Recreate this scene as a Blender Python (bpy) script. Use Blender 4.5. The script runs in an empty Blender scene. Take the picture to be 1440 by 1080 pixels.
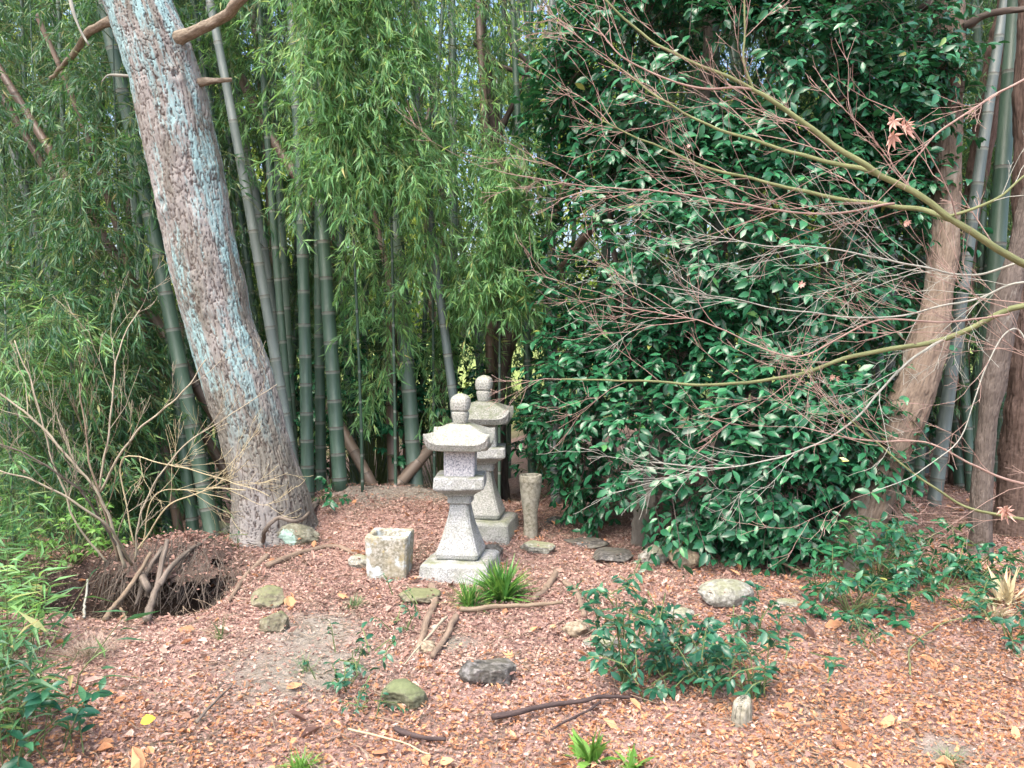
import bpy, math, random
import numpy as np
from mathutils import Vector

rng = np.random.default_rng(11)
random.seed(11)
R = math.radians
scene = bpy.context.scene
COL = scene.collection

# ------------------------------------------------------------------ camera
FPX = 1109.0                      # focal length in photo pixels (1440 wide)
PITCH = math.atan((540 - 475) / FPX)
CAM = np.array([0.0, 0.0, 1.5])
cam_data = bpy.data.cameras.new('camera')
cam_data.sensor_width = 36.0
cam_data.lens = 36.0 * FPX / 1440.0
cam_data.clip_start = 0.05
cam_data.clip_end = 1000.0
cam = bpy.data.objects.new('camera', cam_data)
cam.location = CAM
cam.rotation_euler = (R(90) - PITCH, 0, 0)
COL.objects.link(cam)
scene.camera = cam

# ------------------------------------------------------------------ light
SUN_EL, SUN_AZ = R(62), R(212)    # behind the camera, to the left
world = bpy.data.worlds.new('World')
scene.world = world
world.use_nodes = True
wt = world.node_tree
bg = wt.nodes['Background']
sky = wt.nodes.new('ShaderNodeTexSky')
sky.sky_type = 'NISHITA'
sky.sun_disc = False
sky.sun_elevation = SUN_EL
sky.sun_rotation = SUN_AZ
sky.air_density = 1.0
sky.dust_density = 6.0
sky.ozone_density = 1.0
hs = wt.nodes.new('ShaderNodeHueSaturation')   # thin high cloud: greyer than a clear sky
hs.inputs['Saturation'].default_value = 1.12
wt.links.new(sky.outputs[0], hs.inputs['Color'])
wt.links.new(hs.outputs[0], bg.inputs['Color'])
bg.inputs['Strength'].default_value = 0.15
sun_data = bpy.data.lights.new('sun', 'SUN')
sun_data.energy = 0.7
sun_data.angle = R(50)
sun_data.color = (1.0, 0.995, 0.98)
sun = bpy.data.objects.new('sun', sun_data)
sd = Vector((math.sin(SUN_AZ) * math.cos(SUN_EL), math.cos(SUN_AZ) * math.cos(SUN_EL), math.sin(SUN_EL)))
sun.rotation_euler = sd.to_track_quat('Z', 'Y').to_euler()
sun.location = (-4, -6, 12)
COL.objects.link(sun)
scene.view_settings.view_transform = 'Standard'
scene.view_settings.look = 'None'
scene.view_settings.exposure = 2.05
scene.view_settings.gamma = 1.0
scene.cycles.max_bounces = 6
scene.cycles.diffuse_bounces = 4
scene.cycles.transmission_bounces = 4
scene.cycles.glossy_bounces = 2

# ------------------------------------------------------------------ numeric helpers
UPV = np.array([0, 0, 1.0])

def nrm(v):
    v = np.asarray(v, float)
    return v / np.maximum(np.linalg.norm(v, axis=-1, keepdims=True), 1e-9)

def _hash(ix, iy, iz, seed):
    h = (ix.astype(np.int64) * 374761393 + iy.astype(np.int64) * 668265263 + iz.astype(np.int64) * 1274126177 + seed * 974634777) & 0xffffffff
    h = ((h ^ (h >> 13)) * 1274126177) & 0xffffffff
    h = (h ^ (h >> 16)) & 0xffffffff
    return h / 4294967295.0

def vnoise(p, seed=0):
    p = np.asarray(p, float)
    i = np.floor(p).astype(np.int64)
    f = p - i
    f = f * f * (3 - 2 * f)
    out = 0
    for dx in (0, 1):
        wx = f[..., 0] if dx else 1 - f[..., 0]
        for dy in (0, 1):
            wy = f[..., 1] if dy else 1 - f[..., 1]
            for dz in (0, 1):
                wz = f[..., 2] if dz else 1 - f[..., 2]
                out = out + wx * wy * wz * _hash(i[..., 0] + dx, i[..., 1] + dy, i[..., 2] + dz, seed)
    return out * 2 - 1

def fbm(p, octv=4, seed=0):
    p = np.asarray(p, float)
    a, s, o = 0.5, 1.0, 0
    for k in range(octv):
        o = o + a * vnoise(p * s, seed + k * 17)
        a *= 0.5
        s *= 2.03
    return o

def sstep(a, b, x):
    t = np.clip((x - a) / (b - a), 0, 1)
    return t * t * (3 - 2 * t)

def height(x, y):
    x = np.asarray(x, float); y = np.asarray(y, float)
    h = 0.20 * np.exp(-((x + 1.15) / 1.3) ** 2 - ((y - 6.35) / 0.85) ** 2)
    h = h - 0.62 * np.exp(-((x + 2.32) / 0.50) ** 4 - ((y - 4.68) / 0.42) ** 4)
    h = h + 0.07 * np.exp(-((x + 1.15) / 0.55) ** 4 - ((y - 6.62) / 0.13) ** 2)
    h = h - 0.30 * sstep(6.6, 7.8, y) * sstep(0.6, -0.4, x)
    h = h - 0.25 * sstep(-1.7, -2.7, x) * sstep(5.2, 6.2, y)
    h = h + 0.10 * np.exp(-((x + 3.3) / 0.7) ** 2 - ((y - 4.0) / 1.2) ** 2)
    q = np.stack([x, y, 0 * x], -1)
    near = np.exp(-(np.maximum(0, np.hypot(x, y - 5) - 6) / 4) ** 2)
    h = h + near * (0.045 * fbm(q * 1.1 + 3.3, 3, 5) + 0.018 * fbm(q * 6.0, 2, 9))
    return h

_ca, _sa = math.cos(PITCH), math.sin(PITCH)
FW = np.array([0, _ca, -_sa]); UP = np.array([0, _sa, _ca]); RT = np.array([1.0, 0, 0])

def ray(px, py):
    return FW + RT * ((px - 720) / FPX) + UP * ((540 - py) / FPX)

def P(px, py, d):
    """world point seen at photo pixel (px, py), d metres along the view axis"""
    return CAM + ray(px, py) * d

def G(px, py):
    """point of the ground under photo pixel (px, py)"""
    r = ray(px, py)
    t = 1.8
    for _ in range(900):
        p = CAM + r * t
        if p[2] <= height(p[0], p[1]):
            break
        t += 0.01
    p = CAM + r * t
    return np.array([p[0], p[1], float(height(p[0], p[1]))])

def depth_of(p):
    return float(np.dot(np.asarray(p) - CAM, FW))

# ------------------------------------------------------------------ mesh builder
class MB:
    def __init__(self):
        self.v, self.f3, self.f4, self.r, self.tc = [], [], [], [], []
        self.m3, self.m4 = [], []
        self.n = 0
    def add(self, v, quads=None, tris=None, rnd=0.5, tc=None, mat=0):
        v = np.asarray(v, float).reshape(-1, 3)
        k = len(v)
        self.v.append(v)
        self.r.append(np.broadcast_to(np.asarray(rnd, float), (k,)))
        self.tc.append(v if tc is None else np.asarray(tc, float).reshape(-1, 3))
        if quads is not None and len(quads):
            q = np.asarray(quads, np.int64).reshape(-1, 4)
            self.f4.append(q + self.n); self.m4.append(np.broadcast_to(np.asarray(mat, np.int32), (len(q),)))
        if tris is not None and len(tris):
            t = np.asarray(tris, np.int64).reshape(-1, 3)
            self.f3.append(t + self.n); self.m3.append(np.broadcast_to(np.asarray(mat, np.int32), (len(t),)))
        self.n += k
    def mesh(self, name, mats, smooth=False):
        me = bpy.data.meshes.new(name)
        v = np.concatenate(self.v) if self.v else np.zeros((0, 3))
        f4 = np.concatenate(self.f4) if self.f4 else np.zeros((0, 4), np.int64)
        f3 = np.concatenate(self.f3) if self.f3 else np.zeros((0, 3), np.int64)
        me.vertices.add(len(v))
        me.vertices.foreach_set('co', v.astype(np.float32).ravel())
        loops = np.concatenate([f4.ravel(), f3.ravel()]).astype(np.int32)
        starts = np.concatenate([np.arange(len(f4)) * 4, len(f4) * 4 + np.arange(len(f3)) * 3]).astype(np.int32)
        me.loops.add(len(loops))
        me.loops.foreach_set('vertex_index', loops)
        me.polygons.add(len(starts))
        me.polygons.foreach_set('loop_start', starts)
        mi = np.concatenate([np.concatenate(self.m4) if self.m4 else np.zeros(0, np.int32), np.concatenate(self.m3) if self.m3 else np.zeros(0, np.int32)]).astype(np.int32)
        for m in mats:
            me.materials.append(m)
        me.polygons.foreach_set('material_index', mi)
        me.polygons.foreach_set('use_smooth', np.full(len(starts), smooth, dtype=bool))
        a = me.attributes.new('rnd', 'FLOAT', 'POINT')
        a.data.foreach_set('value', np.concatenate(self.r).astype(np.float32))
        t = me.attributes.new('tc', 'FLOAT_VECTOR', 'POINT')
        t.data.foreach_set('vector', np.concatenate(self.tc).astype(np.float32).ravel())
        me.update(calc_edges=True)
        return me

def make(name, mb, mats, parent=None, smooth=False, loc=None):
    """link a builder's content as ONE mesh object (origin moved to loc when given)"""
    if not isinstance(mats, (list, tuple)):
        mats = [mats]
    if loc is not None:
        loc = np.asarray(loc, float)
        mb.v = [v - loc for v in mb.v]
    o = bpy.data.objects.new(name, mb.mesh(name, mats, smooth))
    COL.objects.link(o)
    if parent is not None:
        o.parent = parent
    elif loc is not None:
        o.location = loc
    return o

def tag(o, label=None, cat=None, group=None, kind=None):
    if label: o['label'] = label
    if cat: o['category'] = cat
    if group: o['group'] = group
    if kind: o['kind'] = kind
    return o

def thing(name, label, cat, loc=(0, 0, 0), group=None):
    o = bpy.data.objects.new(name, None)
    o.empty_display_size = 0.1
    o.location = tuple(float(c) for c in loc)
    COL.objects.link(o)
    return tag(o, label, cat, group)

def part(name, mb, mats, root, smooth=False):
    """a part whose vertices were built in world space: moved into its thing's space"""
    l = np.array(root.location)
    mb.v = [v - l for v in mb.v]
    return make(name, mb, mats, root, smooth)

def spline(pts, n):
    """Catmull-Rom through pts (any width of row), n samples"""
    pts = np.asarray(pts, float)
    if len(pts) == 2:
        t = np.linspace(0, 1, n)[:, None]
        return pts[0] * (1 - t) + pts[1] * t
    e = np.vstack([2 * pts[0] - pts[1], pts, 2 * pts[-1] - pts[-2]])
    u = np.linspace(0, len(pts) - 1 - 1e-6, n)
    i = u.astype(int); t = (u - i)[:, None]
    a, b, c, d = e[i], e[i + 1], e[i + 2], e[i + 3]
    return 0.5 * (2 * b + (c - a) * t + (2 * a - 5 * b + 4 * c - d) * t * t + (3 * b - a - 3 * c + d) * t ** 3)

def frames(p):
    t = nrm(np.gradient(p, axis=0))
    u = np.zeros_like(p)
    ref = np.array([0, 1.0, 0]) if abs(t[0, 1]) < 0.9 else np.array([1.0, 0, 0])
    a = nrm(np.cross(t[0], ref))
    for k in range(len(p)):
        a = nrm(a - t[k] * np.dot(a, t[k]))
        u[k] = a
    return t, u, np.cross(t, u)

def tube(mb, p, r, sides=8, rnd=0.5, mat=0, cap=True, disp=None):
    p = np.asarray(p, float)
    n = len(p)
    r = np.broadcast_to(np.asarray(r, float), (n,))
    t, u, w = frames(p)
    th = np.arange(sides) * 2 * math.pi / sides
    s = np.concatenate([[0], np.cumsum(np.linalg.norm(np.diff(p, axis=0), axis=1))])
    rr = np.repeat(r[:, None], sides, 1)
    tc = np.stack([rr * np.cos(th), rr * np.sin(th), np.repeat(s[:, None], sides, 1)], -1)
    if disp is not None:
        rr = rr + disp(th[None, :] + 0 * rr, np.repeat(s[:, None], sides, 1), rr)
    v = p[:, None] + u[:, None] * (rr * np.cos(th))[..., None] + w[:, None] * (rr * np.sin(th))[..., None]
    i = np.arange(n - 1)[:, None] * sides; j = np.arange(sides)[None]; j2 = (j + 1) % sides
    q = np.stack([i + j, i + j2, i + sides + j2, i + sides + j], -1).reshape(-1, 4)
    vv = v.reshape(-1, 3); tt = tc.reshape(-1, 3)
    tris = None
    if cap:
        vv = np.vstack([vv, p[0], p[-1]]); tt = np.vstack([tt, [0, 0, 0], [0, 0, s[-1]]])
        c0, c1 = n * sides, n * sides + 1
        b = (n - 1) * sides
        jj = np.arange(sides); k2 = (jj + 1) % sides
        tris = np.vstack([np.stack([np.full(sides, c0), k2, jj], -1), np.stack([np.full(sides, c1), b + jj, b + k2], -1)])
    mb.add(vv, q, tris, rnd, tt, mat)

def multitube(mb, paths, r, sides=3, rnd=0.5, mat=0):
    """many thin stems at once: paths (n,k,3), r (n,k)"""
    paths = np.asarray(paths, float)
    n, k, _ = paths.shape
    if n == 0: return
    t = nrm(np.gradient(paths, axis=1))
    ref = np.zeros_like(t); ref[..., 0] = 0.37; ref[..., 1] = 0.81; ref[..., 2] = 0.45
    u = nrm(np.cross(t, ref)); w = np.cross(t, u)
    th = np.arange(sides) * 2 * math.pi / sides
    r = np.broadcast_to(np.asarray(r, float), (n, k))
    v = paths[:, :, None] + r[:, :, None, None] * (u[:, :, None] * np.cos(th)[:, None] + w[:, :, None] * np.sin(th)[:, None])
    i = (np.arange(n) * k * sides)[:, None, None] + (np.arange(k - 1) * sides)[None, :, None]
    j = np.arange(sides)[None, None]; j2 = (j + 1) % sides
    q = np.stack([i + j, i + j2, i + sides + j2, i + sides + j], -1).reshape(-1, 4)
    rn = np.broadcast_to(np.asarray(rnd, float).reshape(-1, 1) if np.ndim(rnd) else np.full((n, 1), rnd), (n, k * sides)).ravel()
    mb.add(v.reshape(-1, 3), q, None, rn, None, mat)

LANCE = (np.array([(0, 0, 0), (.32, -.5, .02), (.36, 0, -.01), (.32, .5, .02), (1, 0, -.14)], float),
         [], [(0, 2, 1), (0, 3, 2), (1, 2, 4), (2, 3, 4)])
OVATE = (np.array([(0, 0, 0), (.22, -.36, .05), (.22, 0, 0), (.22, .36, .05), (.52, -.5, .06), (.52, 0, -.01), (.52, .5, .06),
                   (.82, -.27, -.03), (.82, 0, -.07), (.82, .27, -.03), (1, 0, -.16)], float),
         [(1, 2, 5, 4), (2, 3, 6, 5), (4, 5, 8, 7), (5, 6, 9, 8)], [(0, 2, 1), (0, 3, 2), (7, 8, 10), (8, 9, 10)])
CURL = (np.array([(0, 0, 0), (.35, -.5, .25), (.4, 0, -.08), (.35, .5, .2), (.75, -.35, .22), (.75, .38, .28), (1, .05, .2)], float),
        [(1, 2, 6, 4), (2, 3, 5, 6)], [(0, 2, 1), (0, 3, 2)])
# maple leaf: seven pointed lobes fanned out from the stalk
_ang = np.radians([-150, -118, -95, -72, -52, -33, -17, 0, 17, 33, 52, 72, 95, 118, 150])
_len = np.array([.12, .32, .2, .42, .24, .5, .27, .62, .27, .5, .24, .42, .2, .32, .12]) * 1.15
_st = np.stack([.28 + _len * np.cos(_ang), _len * np.sin(_ang), np.where(np.arange(15) % 2 == 1, .17, .02)], -1)
STAR = (np.vstack([[(.28, 0, 0)], _st]), [], [(0, 1 + k, 2 + k) for k in range(14)])

def leaves(mb, pos, D, N, L, W, rnd, tmpl, curl=1.0, mat=0):
    pos = np.asarray(pos, float)
    n = len(pos)
    if n == 0: return
    D = nrm(D); S = nrm(np.cross(D, N)); N = np.cross(S, D)
    T, q, t = tmpl
    L = np.broadcast_to(np.asarray(L, float), (n,)); W = np.broadcast_to(np.asarray(W, float), (n,)); curl = np.broadcast_to(np.asarray(curl, float), (n,))
    v = (pos[:, None] + D[:, None] * (T[None, :, 0] * L[:, None])[..., None] + S[:, None] * (T[None, :, 1] * W[:, None])[..., None]
         + N[:, None] * (T[None, :, 2] * (L * curl)[:, None])[..., None])
    m = len(T)
    off = (np.arange(n) * m)[:, None, None]
    qq = (off + np.asarray(q, np.int64)[None]).reshape(-1, 4) if len(q) else None
    tt = (off + np.asarray(t, np.int64)[None]).reshape(-1, 3) if len(t) else None
    mb.add(v.reshape(-1, 3), qq, tt, np.repeat(np.broadcast_to(rnd, (n,)), m), None, mat)

def rv(n, s=1.0):
    return rng.normal(size=(n, 3)) * s

# ------------------------------------------------------------------ materials
def new_mat(name):
    m = bpy.data.materials.new(name)
    m.use_nodes = True
    nt = m.node_tree
    return m, nt, nt.nodes['Principled BSDF'], nt.nodes['Material Output']

def nd(nt, t, **kw):
    n = nt.nodes.new(t)
    for k, v in kw.items(): setattr(n, k, v)
    return n

def ramp(nt, fac, stops):
    n = nd(nt, 'ShaderNodeValToRGB')
    e = n.color_ramp.elements
    while len(e) < len(stops): e.new(0.5)
    for k, (p, c) in enumerate(stops):
        e[k].position = p; e[k].color = (c[0], c[1], c[2], 1)
    nt.links.new(fac, n.inputs[0])
    return n.outputs[0]

def noise(nt, vec, scale, detail=4, rough=.55, dist=0.0):
    n = nd(nt, 'ShaderNodeTexNoise')
    n.inputs['Scale'].default_value = scale; n.inputs['Detail'].default_value = detail
    n.inputs['Roughness'].default_value = rough; n.inputs['Distortion'].default_value = dist
    if vec is not None: nt.links.new(vec, n.inputs['Vector'])
    return n.outputs['Fac']

def attr(nt, name, out):
    n = nd(nt, 'ShaderNodeAttribute'); n.attribute_name = name
    return n.outputs[out]

def mapping(nt, vec, scale):
    n = nd(nt, 'ShaderNodeMapping'); n.inputs['Scale'].default_value = scale
    nt.links.new(vec, n.inputs['Vector'])
    return n.outputs[0]

def mixc(nt, fac, a, b):
    n = nd(nt, 'ShaderNodeMix'); n.data_type = 'RGBA'
    for i, s in ((0, fac), (6, a), (7, b)):
        if isinstance(s, (int, float)): n.inputs[i].default_value = s
        elif isinstance(s, tuple): n.inputs[i].default_value = (*s, 1)
        else: nt.links.new(s, n.inputs[i])
    return n.outputs[2]

def bump(nt, b, h, strength, dist=0.01):
    n = nd(nt, 'ShaderNodeBump'); n.inputs['Strength'].default_value = strength; n.inputs['Distance'].default_value = dist
    nt.links.new(h, n.inputs['Height']); nt.links.new(n.outputs[0], b.inputs['Normal'])

def geo_pos(nt):
    return nd(nt, 'ShaderNodeNewGeometry').outputs['Position']

def leaf_mat(name, stops, rough=.45, trans=.3, tcol=(.25, .42, .06), spec=.5):
    m, nt, b, out = new_mat(name)
    c = ramp(nt, attr(nt, 'rnd', 'Fac'), stops)
    nt.links.new(c, b.inputs['Base Color'])
    b.inputs['Roughness'].default_value = rough
    b.inputs['Specular IOR Level'].default_value = spec
    if trans > 0:
        t = nd(nt, 'ShaderNodeBsdfTranslucent')
        tc = mixc(nt, .5, c, tcol)
        nt.links.new(tc, t.inputs['Color'])
        mx = nd(nt, 'ShaderNodeMixShader'); mx.inputs[0].default_value = trans
        nt.links.new(b.outputs[0], mx.inputs[1]); nt.links.new(t.outputs[0], mx.inputs[2])
        nt.links.new(mx.outputs[0], out.inputs['Surface'])
    return m

M = {}
M['bamboo_leaf'] = leaf_mat('bamboo_leaf', [(0, (.018, .068, .034)), (.45, (.036, .115, .052)), (.8, (.065, .17, .065)), (.96, (.13, .21, .06)), (1, (.28, .23, .1))], .42, .32, (.2, .48, .08))
M['bamboo_leaf_pale'] = leaf_mat('bamboo_leaf_pale', [(0, (.075, .20, .085)), (.5, (.155, .35, .14)), (.85, (.25, .46, .17)), (.96, (.32, .47, .12)), (1, (.42, .36, .15))], .4, .48, (.35, .6, .10))
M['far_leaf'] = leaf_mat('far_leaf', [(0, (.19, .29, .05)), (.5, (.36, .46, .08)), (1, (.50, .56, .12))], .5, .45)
M['camellia_leaf'] = leaf_mat('camellia_leaf', [(0, (.010, .066, .03)), (.5, (.022, .115, .05)), (.85, (.045, .18, .075)), (.96, (.09, .24, .07)), (1, (.30, .32, .09))], .27, .10, (.12, .42, .10), .45)
M['holly_leaf'] = leaf_mat('holly_leaf', [(0, (.012, .068, .038)), (.6, (.024, .105, .055)), (1, (.06, .17, .07))], .3, .10, (.12, .42, .10), .45)
M['fresh_leaf'] = leaf_mat('fresh_leaf', [(0, (.07, .19, .03)), (.6, (.12, .28, .05)), (1, (.2, .36, .08))], .45, .3)
M['tuft_leaf'] = leaf_mat('tuft_leaf', [(0, (.035, .12, .025)), (.6, (.08, .22, .04)), (.9, (.16, .3, .06)), (1, (.4, .32, .14))], .4, .25)
M['weed_leaf'] = leaf_mat('weed_leaf', [(0, (.08, .14, .07)), (.6, (.14, .2, .1)), (1, (.3, .3, .16))], .6, .25)
M['straw'] = leaf_mat('straw', [(0, (.3, .25, .14)), (.6, (.48, .41, .25)), (1, (.62, .56, .4))], .7, .2, (.5, .4, .2))
M['needles'] = leaf_mat('needles', [(0, (.16, .115, .085)), (.6, (.27, .21, .165)), (1, (.4, .33, .26))], .7, .1)
M['litter'] = leaf_mat('litter', [(0, (.10, .06, .05)), (.15, (.24, .145, .122)), (.38, (.365, .235, .188)), (.58, (.45, .305, .25)), (.73, (.52, .405, .34)),
                                  (.78, (.25, .125, .07)), (.9, (.45, .225, .115)), (1, (.56, .31, .165))], .75, .12, (.5, .25, .12), .25)
M['dry_leaf'] = leaf_mat('dry_leaf', [(0, (.46, .26, .2)), (1, (.62, .42, .35))], .7, .25, (.6, .3, .15))
M['yellow_leaf'] = leaf_mat('yellow_leaf', [(0, (.75, .42, .03)), (1, (.8, .5, .05))], .6, .2, (.8, .5, .05))

def bark_mat(name, stops, scale=(14, 14, 3), lichen=None, bumpd=.01, crackc=None):
    m, nt, b, out = new_mat(name)
    tc = attr(nt, 'tc', 'Vector')
    n1 = noise(nt, mapping(nt, tc, scale), 3.0, 6, .65)
    n2 = noise(nt, tc, 2.2, 3, .6)
    c = ramp(nt, n1, stops)
    c = mixc(nt, n2, c, ramp(nt, n1, [(s, tuple(x * .72 for x in col)) for s, col in stops]))
    if crackc:
        c = mixc(nt, attr(nt, 'rnd', 'Fac'), crackc, c)
    if lichen:
        vec, col, lo, hi = lichen
        n3 = noise(nt, mapping(nt, tc, vec), 1.0, 6, .7)
        c = mixc(nt, ramp(nt, n3, [(lo, (0, 0, 0)), (hi, (1, 1, 1))]), c, col)
    nt.links.new(c, b.inputs['Base Color'])
    b.inputs['Roughness'].default_value = .85
    b.inputs['Specular IOR Level'].default_value = .25
    bump(nt, b, n1, .7, bumpd)
    return m

M['twig_pale'] = bark_mat('twig_pale', [(.3, (.28, .24, .17)), (.7, (.45, .4, .3))])
M['twig_tan'] = bark_mat('twig_tan', [(.3, (.15, .11, .075)), (.7, (.29, .23, .165))])
M['twig_grey'] = bark_mat('twig_grey', [(.3, (.22, .23, .19)), (.7, (.40, .40, .35))])
M['twig_red'] = bark_mat('twig_red', [(.3, (.22, .135, .11)), (.7, (.39, .29, .245))])
M['twig_olive'] = bark_mat('twig_olive', [(.3, (.12, .14, .06)), (.7, (.23, .25, .12))])
M['stem_green'] = bark_mat('stem_green', [(.3, (.07, .11, .04)), (.7, (.16, .2, .08))])
M['bark_dark'] = bark_mat('bark_dark', [(.3, (.045, .035, .03)), (.7, (.12, .10, .085))])
M['wet_wood'] = bark_mat('wet_wood', [(.3, (.035, .025, .025)), (.6, (.09, .065, .06)), (.8, (.18, .14, .13))])
M['limb_bark'] = bark_mat('limb_bark', [(.3, (.11, .085, .06)), (.5, (.2, .165, .12)), (.7, (.33, .285, .22))], (30, 30, 8))
M['root_bark'] = bark_mat('root_bark', [(.3, (.14, .10, .075)), (.7, (.30, .23, .17))])
M['log_grey'] = bark_mat('log_grey', [(.3, (.09, .075, .06)), (.7, (.24, .2, .165))], (20, 20, 2))
M['trunk_smooth'] = bark_mat('trunk_smooth', [(.25, (.10, .075, .055)), (.55, (.175, .135, .102)), (.8, (.25, .22, .18))], (30, 30, 3), ((4, 4, 1.2), (.30, .29, .25), .52, .72), crackc=(.05, .035, .028))
M['trunk_slim'] = bark_mat('trunk_slim', [(.25, (.07, .058, .05)), (.6, (.13, .108, .093)), (.8, (.21, .188, .168))], (30, 30, 3), ((6, 6, 2), (.26, .26, .24), .55, .7), crackc=(.045, .034, .028))
M['camellia_bark'] = bark_mat('camellia_bark', [(.3, (.16, .15, .12)), (.7, (.3, .28, .24))], (10, 10, 4))
M['trunk_fibrous'] = bark_mat('trunk_fibrous', [(.25, (.07, .046, .038)), (.7, (.16, .115, .095))], (40, 40, 2), crackc=(.035, .024, .02))

def pine_bark():
    m, nt, b, out = new_mat('pine_bark')
    tc = attr(nt, 'tc', 'Vector')
    n1 = noise(nt, mapping(nt, tc, (26, 26, 7)), 2.6, 8, .78)
    c = ramp(nt, n1, [(.25, (.075, .070, .058)), (.5, (.155, .147, .124)), (.75, (.28, .271, .24))])
    n2 = noise(nt, mapping(nt, tc, (2.5, 2.5, .8)), 1.6, 4, .6)
    c = mixc(nt, ramp(nt, n2, [(.42, (0, 0, 0)), (.62, (.75, .75, .75))]), c, (.31, .295, .285))
    # pale blue-green lichen in long streaks on the camera side, strongest in the middle of the trunk
    n3 = noise(nt, mapping(nt, tc, (7, 7, 1.1)), 1.5, 5, .72)
    n4 = noise(nt, mapping(nt, tc, (34, 34, 20)), 2.4, 6, .8)
    sep = nd(nt, 'ShaderNodeSeparateXYZ'); nt.links.new(tc, sep.inputs[0])
    hgt = ramp(nt, nd_math(nt, 'MULTIPLY', sep.outputs[2], .2), [(.15, (0, 0, 0)), (.30, (1, 1, 1))])
    s = nd_math(nt, 'ADD', n3, nd_math(nt, 'MULTIPLY', n4, .36))
    l = ramp(nt, s, [(.665, (0, 0, 0)), (.76, (1, 1, 1))])
    lf = nd_math(nt, 'MULTIPLY', l, hgt)
    c = mixc(nt, nd_math(nt, 'MULTIPLY', lf, .8), c, (.24, .40, .41))
    c = mixc(nt, attr(nt, 'rnd', 'Fac'), (.075, .05, .04), c)
    nt.links.new(c, b.inputs['Base Color'])
    b.inputs['Roughness'].default_value = .9
    b.inputs['Specular IOR Level'].default_value = .2
    bump(nt, b, n1, .8, .008)
    return m

def nd_math(nt, op, a, b_):
    n = nd(nt, 'ShaderNodeMath'); n.operation = op
    for i, s in enumerate((a, b_)):
        if isinstance(s, (int, float)): n.inputs[i].default_value = s
        else: nt.links.new(s, n.inputs[i])
    return n.outputs[0]
M['pine_bark'] = pine_bark()

def culm_mat(name, ca, cb, cc):
    m, nt, b, out = new_mat(name)
    tc = attr(nt, 'tc', 'Vector')
    n1 = noise(nt, mapping(nt, tc, (8, 8, 1.2)), 1.4, 5, .65)
    n2 = noise(nt, mapping(nt, tc, (60, 60, 3)), 1.0, 3, .6)
    oi = nd(nt, 'ShaderNodeObjectInfo').outputs['Random']
    f = nd_math(nt, 'ADD', nd_math(nt, 'MULTIPLY', n1, .7), nd_math(nt, 'MULTIPLY', oi, .35))
    c = ramp(nt, f, [(.25, ca), (.5, cb), (.78, cc)])
    c = mixc(nt, ramp(nt, n2, [(.45, (0, 0, 0)), (.8, (.4, .4, .4))]), c, cc)
    nt.links.new(c, b.inputs['Base Color'])
    b.inputs['Roughness'].default_value = .48
    bump(nt, b, n2, .15, .002)
    return m
M['culm_green'] = culm_mat('culm_green', (.018, .046, .03), (.042, .085, .058), (.10, .15, .115))
M['culm_grey'] = culm_mat('culm_grey', (.042, .062, .058), (.082, .11, .102), (.16, .195, .18))
M['culm_brown'] = culm_mat('culm_brown', (.065, .044, .031), (.12, .083, .06), (.22, .175, .135))
M['node_pale'] = culm_mat('node_pale', (.11, .14, .12), (.18, .21, .18), (.27, .30, .27))
M['node_dark'] = culm_mat('node_dark', (.03, .025, .02), (.06, .05, .04), (.10, .085, .065))

def stone_mat(name, base, lo, hi, speck=150, stain=None, moss=None, lichen=None, rough=.85, bd=.004, patch=None):
    m, nt, b, out = new_mat(name)
    pos = nd(nt, 'ShaderNodeTexCoord').outputs['Object']
    n1 = noise(nt, pos, speck, 3, .6)
    n2 = noise(nt, pos, 7, 5, .65)
    c = ramp(nt, n1, [(.34, lo), (.5, base), (.66, hi)])
    if stain:
        c = mixc(nt, ramp(nt, n2, [(.42, (0, 0, 0)), (.72, (.85, .85, .85))]), c, stain)
    if moss:
        col, a0, a1 = moss
        nz = nd(nt, 'ShaderNodeSeparateXYZ'); nt.links.new(nd(nt, 'ShaderNodeNewGeometry').outputs['Normal'], nz.inputs[0])
        k = nd_math(nt, 'ADD', nd_math(nt, 'MULTIPLY', nz.outputs[2], .35), noise(nt, pos, 9, 6, .7))
        c = mixc(nt, ramp(nt, k, [(a0, (0, 0, 0)), (a1, (1, 1, 1))]), c, mixc(nt, noise(nt, pos, 45, 3), tuple(x * .6 for x in col), tuple(x * 1.4 for x in col)))
    if lichen:
        for (col, sc, a0, a1, seed) in lichen:
            mp = nd(nt, 'ShaderNodeMapping'); mp.inputs['Location'].default_value = (seed, seed * 1.7, seed * .3); nt.links.new(pos, mp.inputs[0])
            c = mixc(nt, ramp(nt, noise(nt, mp.outputs[0], sc, 5, .62), [(a0, (0, 0, 0)), (a1, (1, 1, 1))]), c, col)
    if patch:
        col, ctr, rad = patch
        dn = nd(nt, 'ShaderNodeVectorMath'); dn.operation = 'DISTANCE'; dn.inputs[1].default_value = ctr; nt.links.new(pos, dn.inputs[0])
        k = nd_math(nt, 'ADD', dn.outputs['Value'], nd_math(nt, 'MULTIPLY', noise(nt, pos, 28, 5, .7), rad * 1.1))
        c = mixc(nt, ramp(nt, nd_math(nt, 'DIVIDE', k, rad * 3), [(.42, (1, 1, 1)), (.47, (0, 0, 0))]), c, mixc(nt, noise(nt, pos, 90, 3), col, tuple(q * .65 for q in col)))
    nt.links.new(c, b.inputs['Base Color'])
    b.inputs['Roughness'].default_value = rough
    b.inputs['Specular IOR Level'].default_value = .3
    h = nd_math(nt, 'ADD', n2, nd_math(nt, 'MULTIPLY', n1, .4))
    bump(nt, b, h, .55, bd)
    return m
M['granite'] = stone_mat('granite', (.29, .30, .295), (.14, .147, .147), (.41, .42, .41), 110, (.19, .2, .155), ((.15, .165, .10), .82, 1.02), [((.42, .44, .41), 16, .60, .66, 2.0)])
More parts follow.
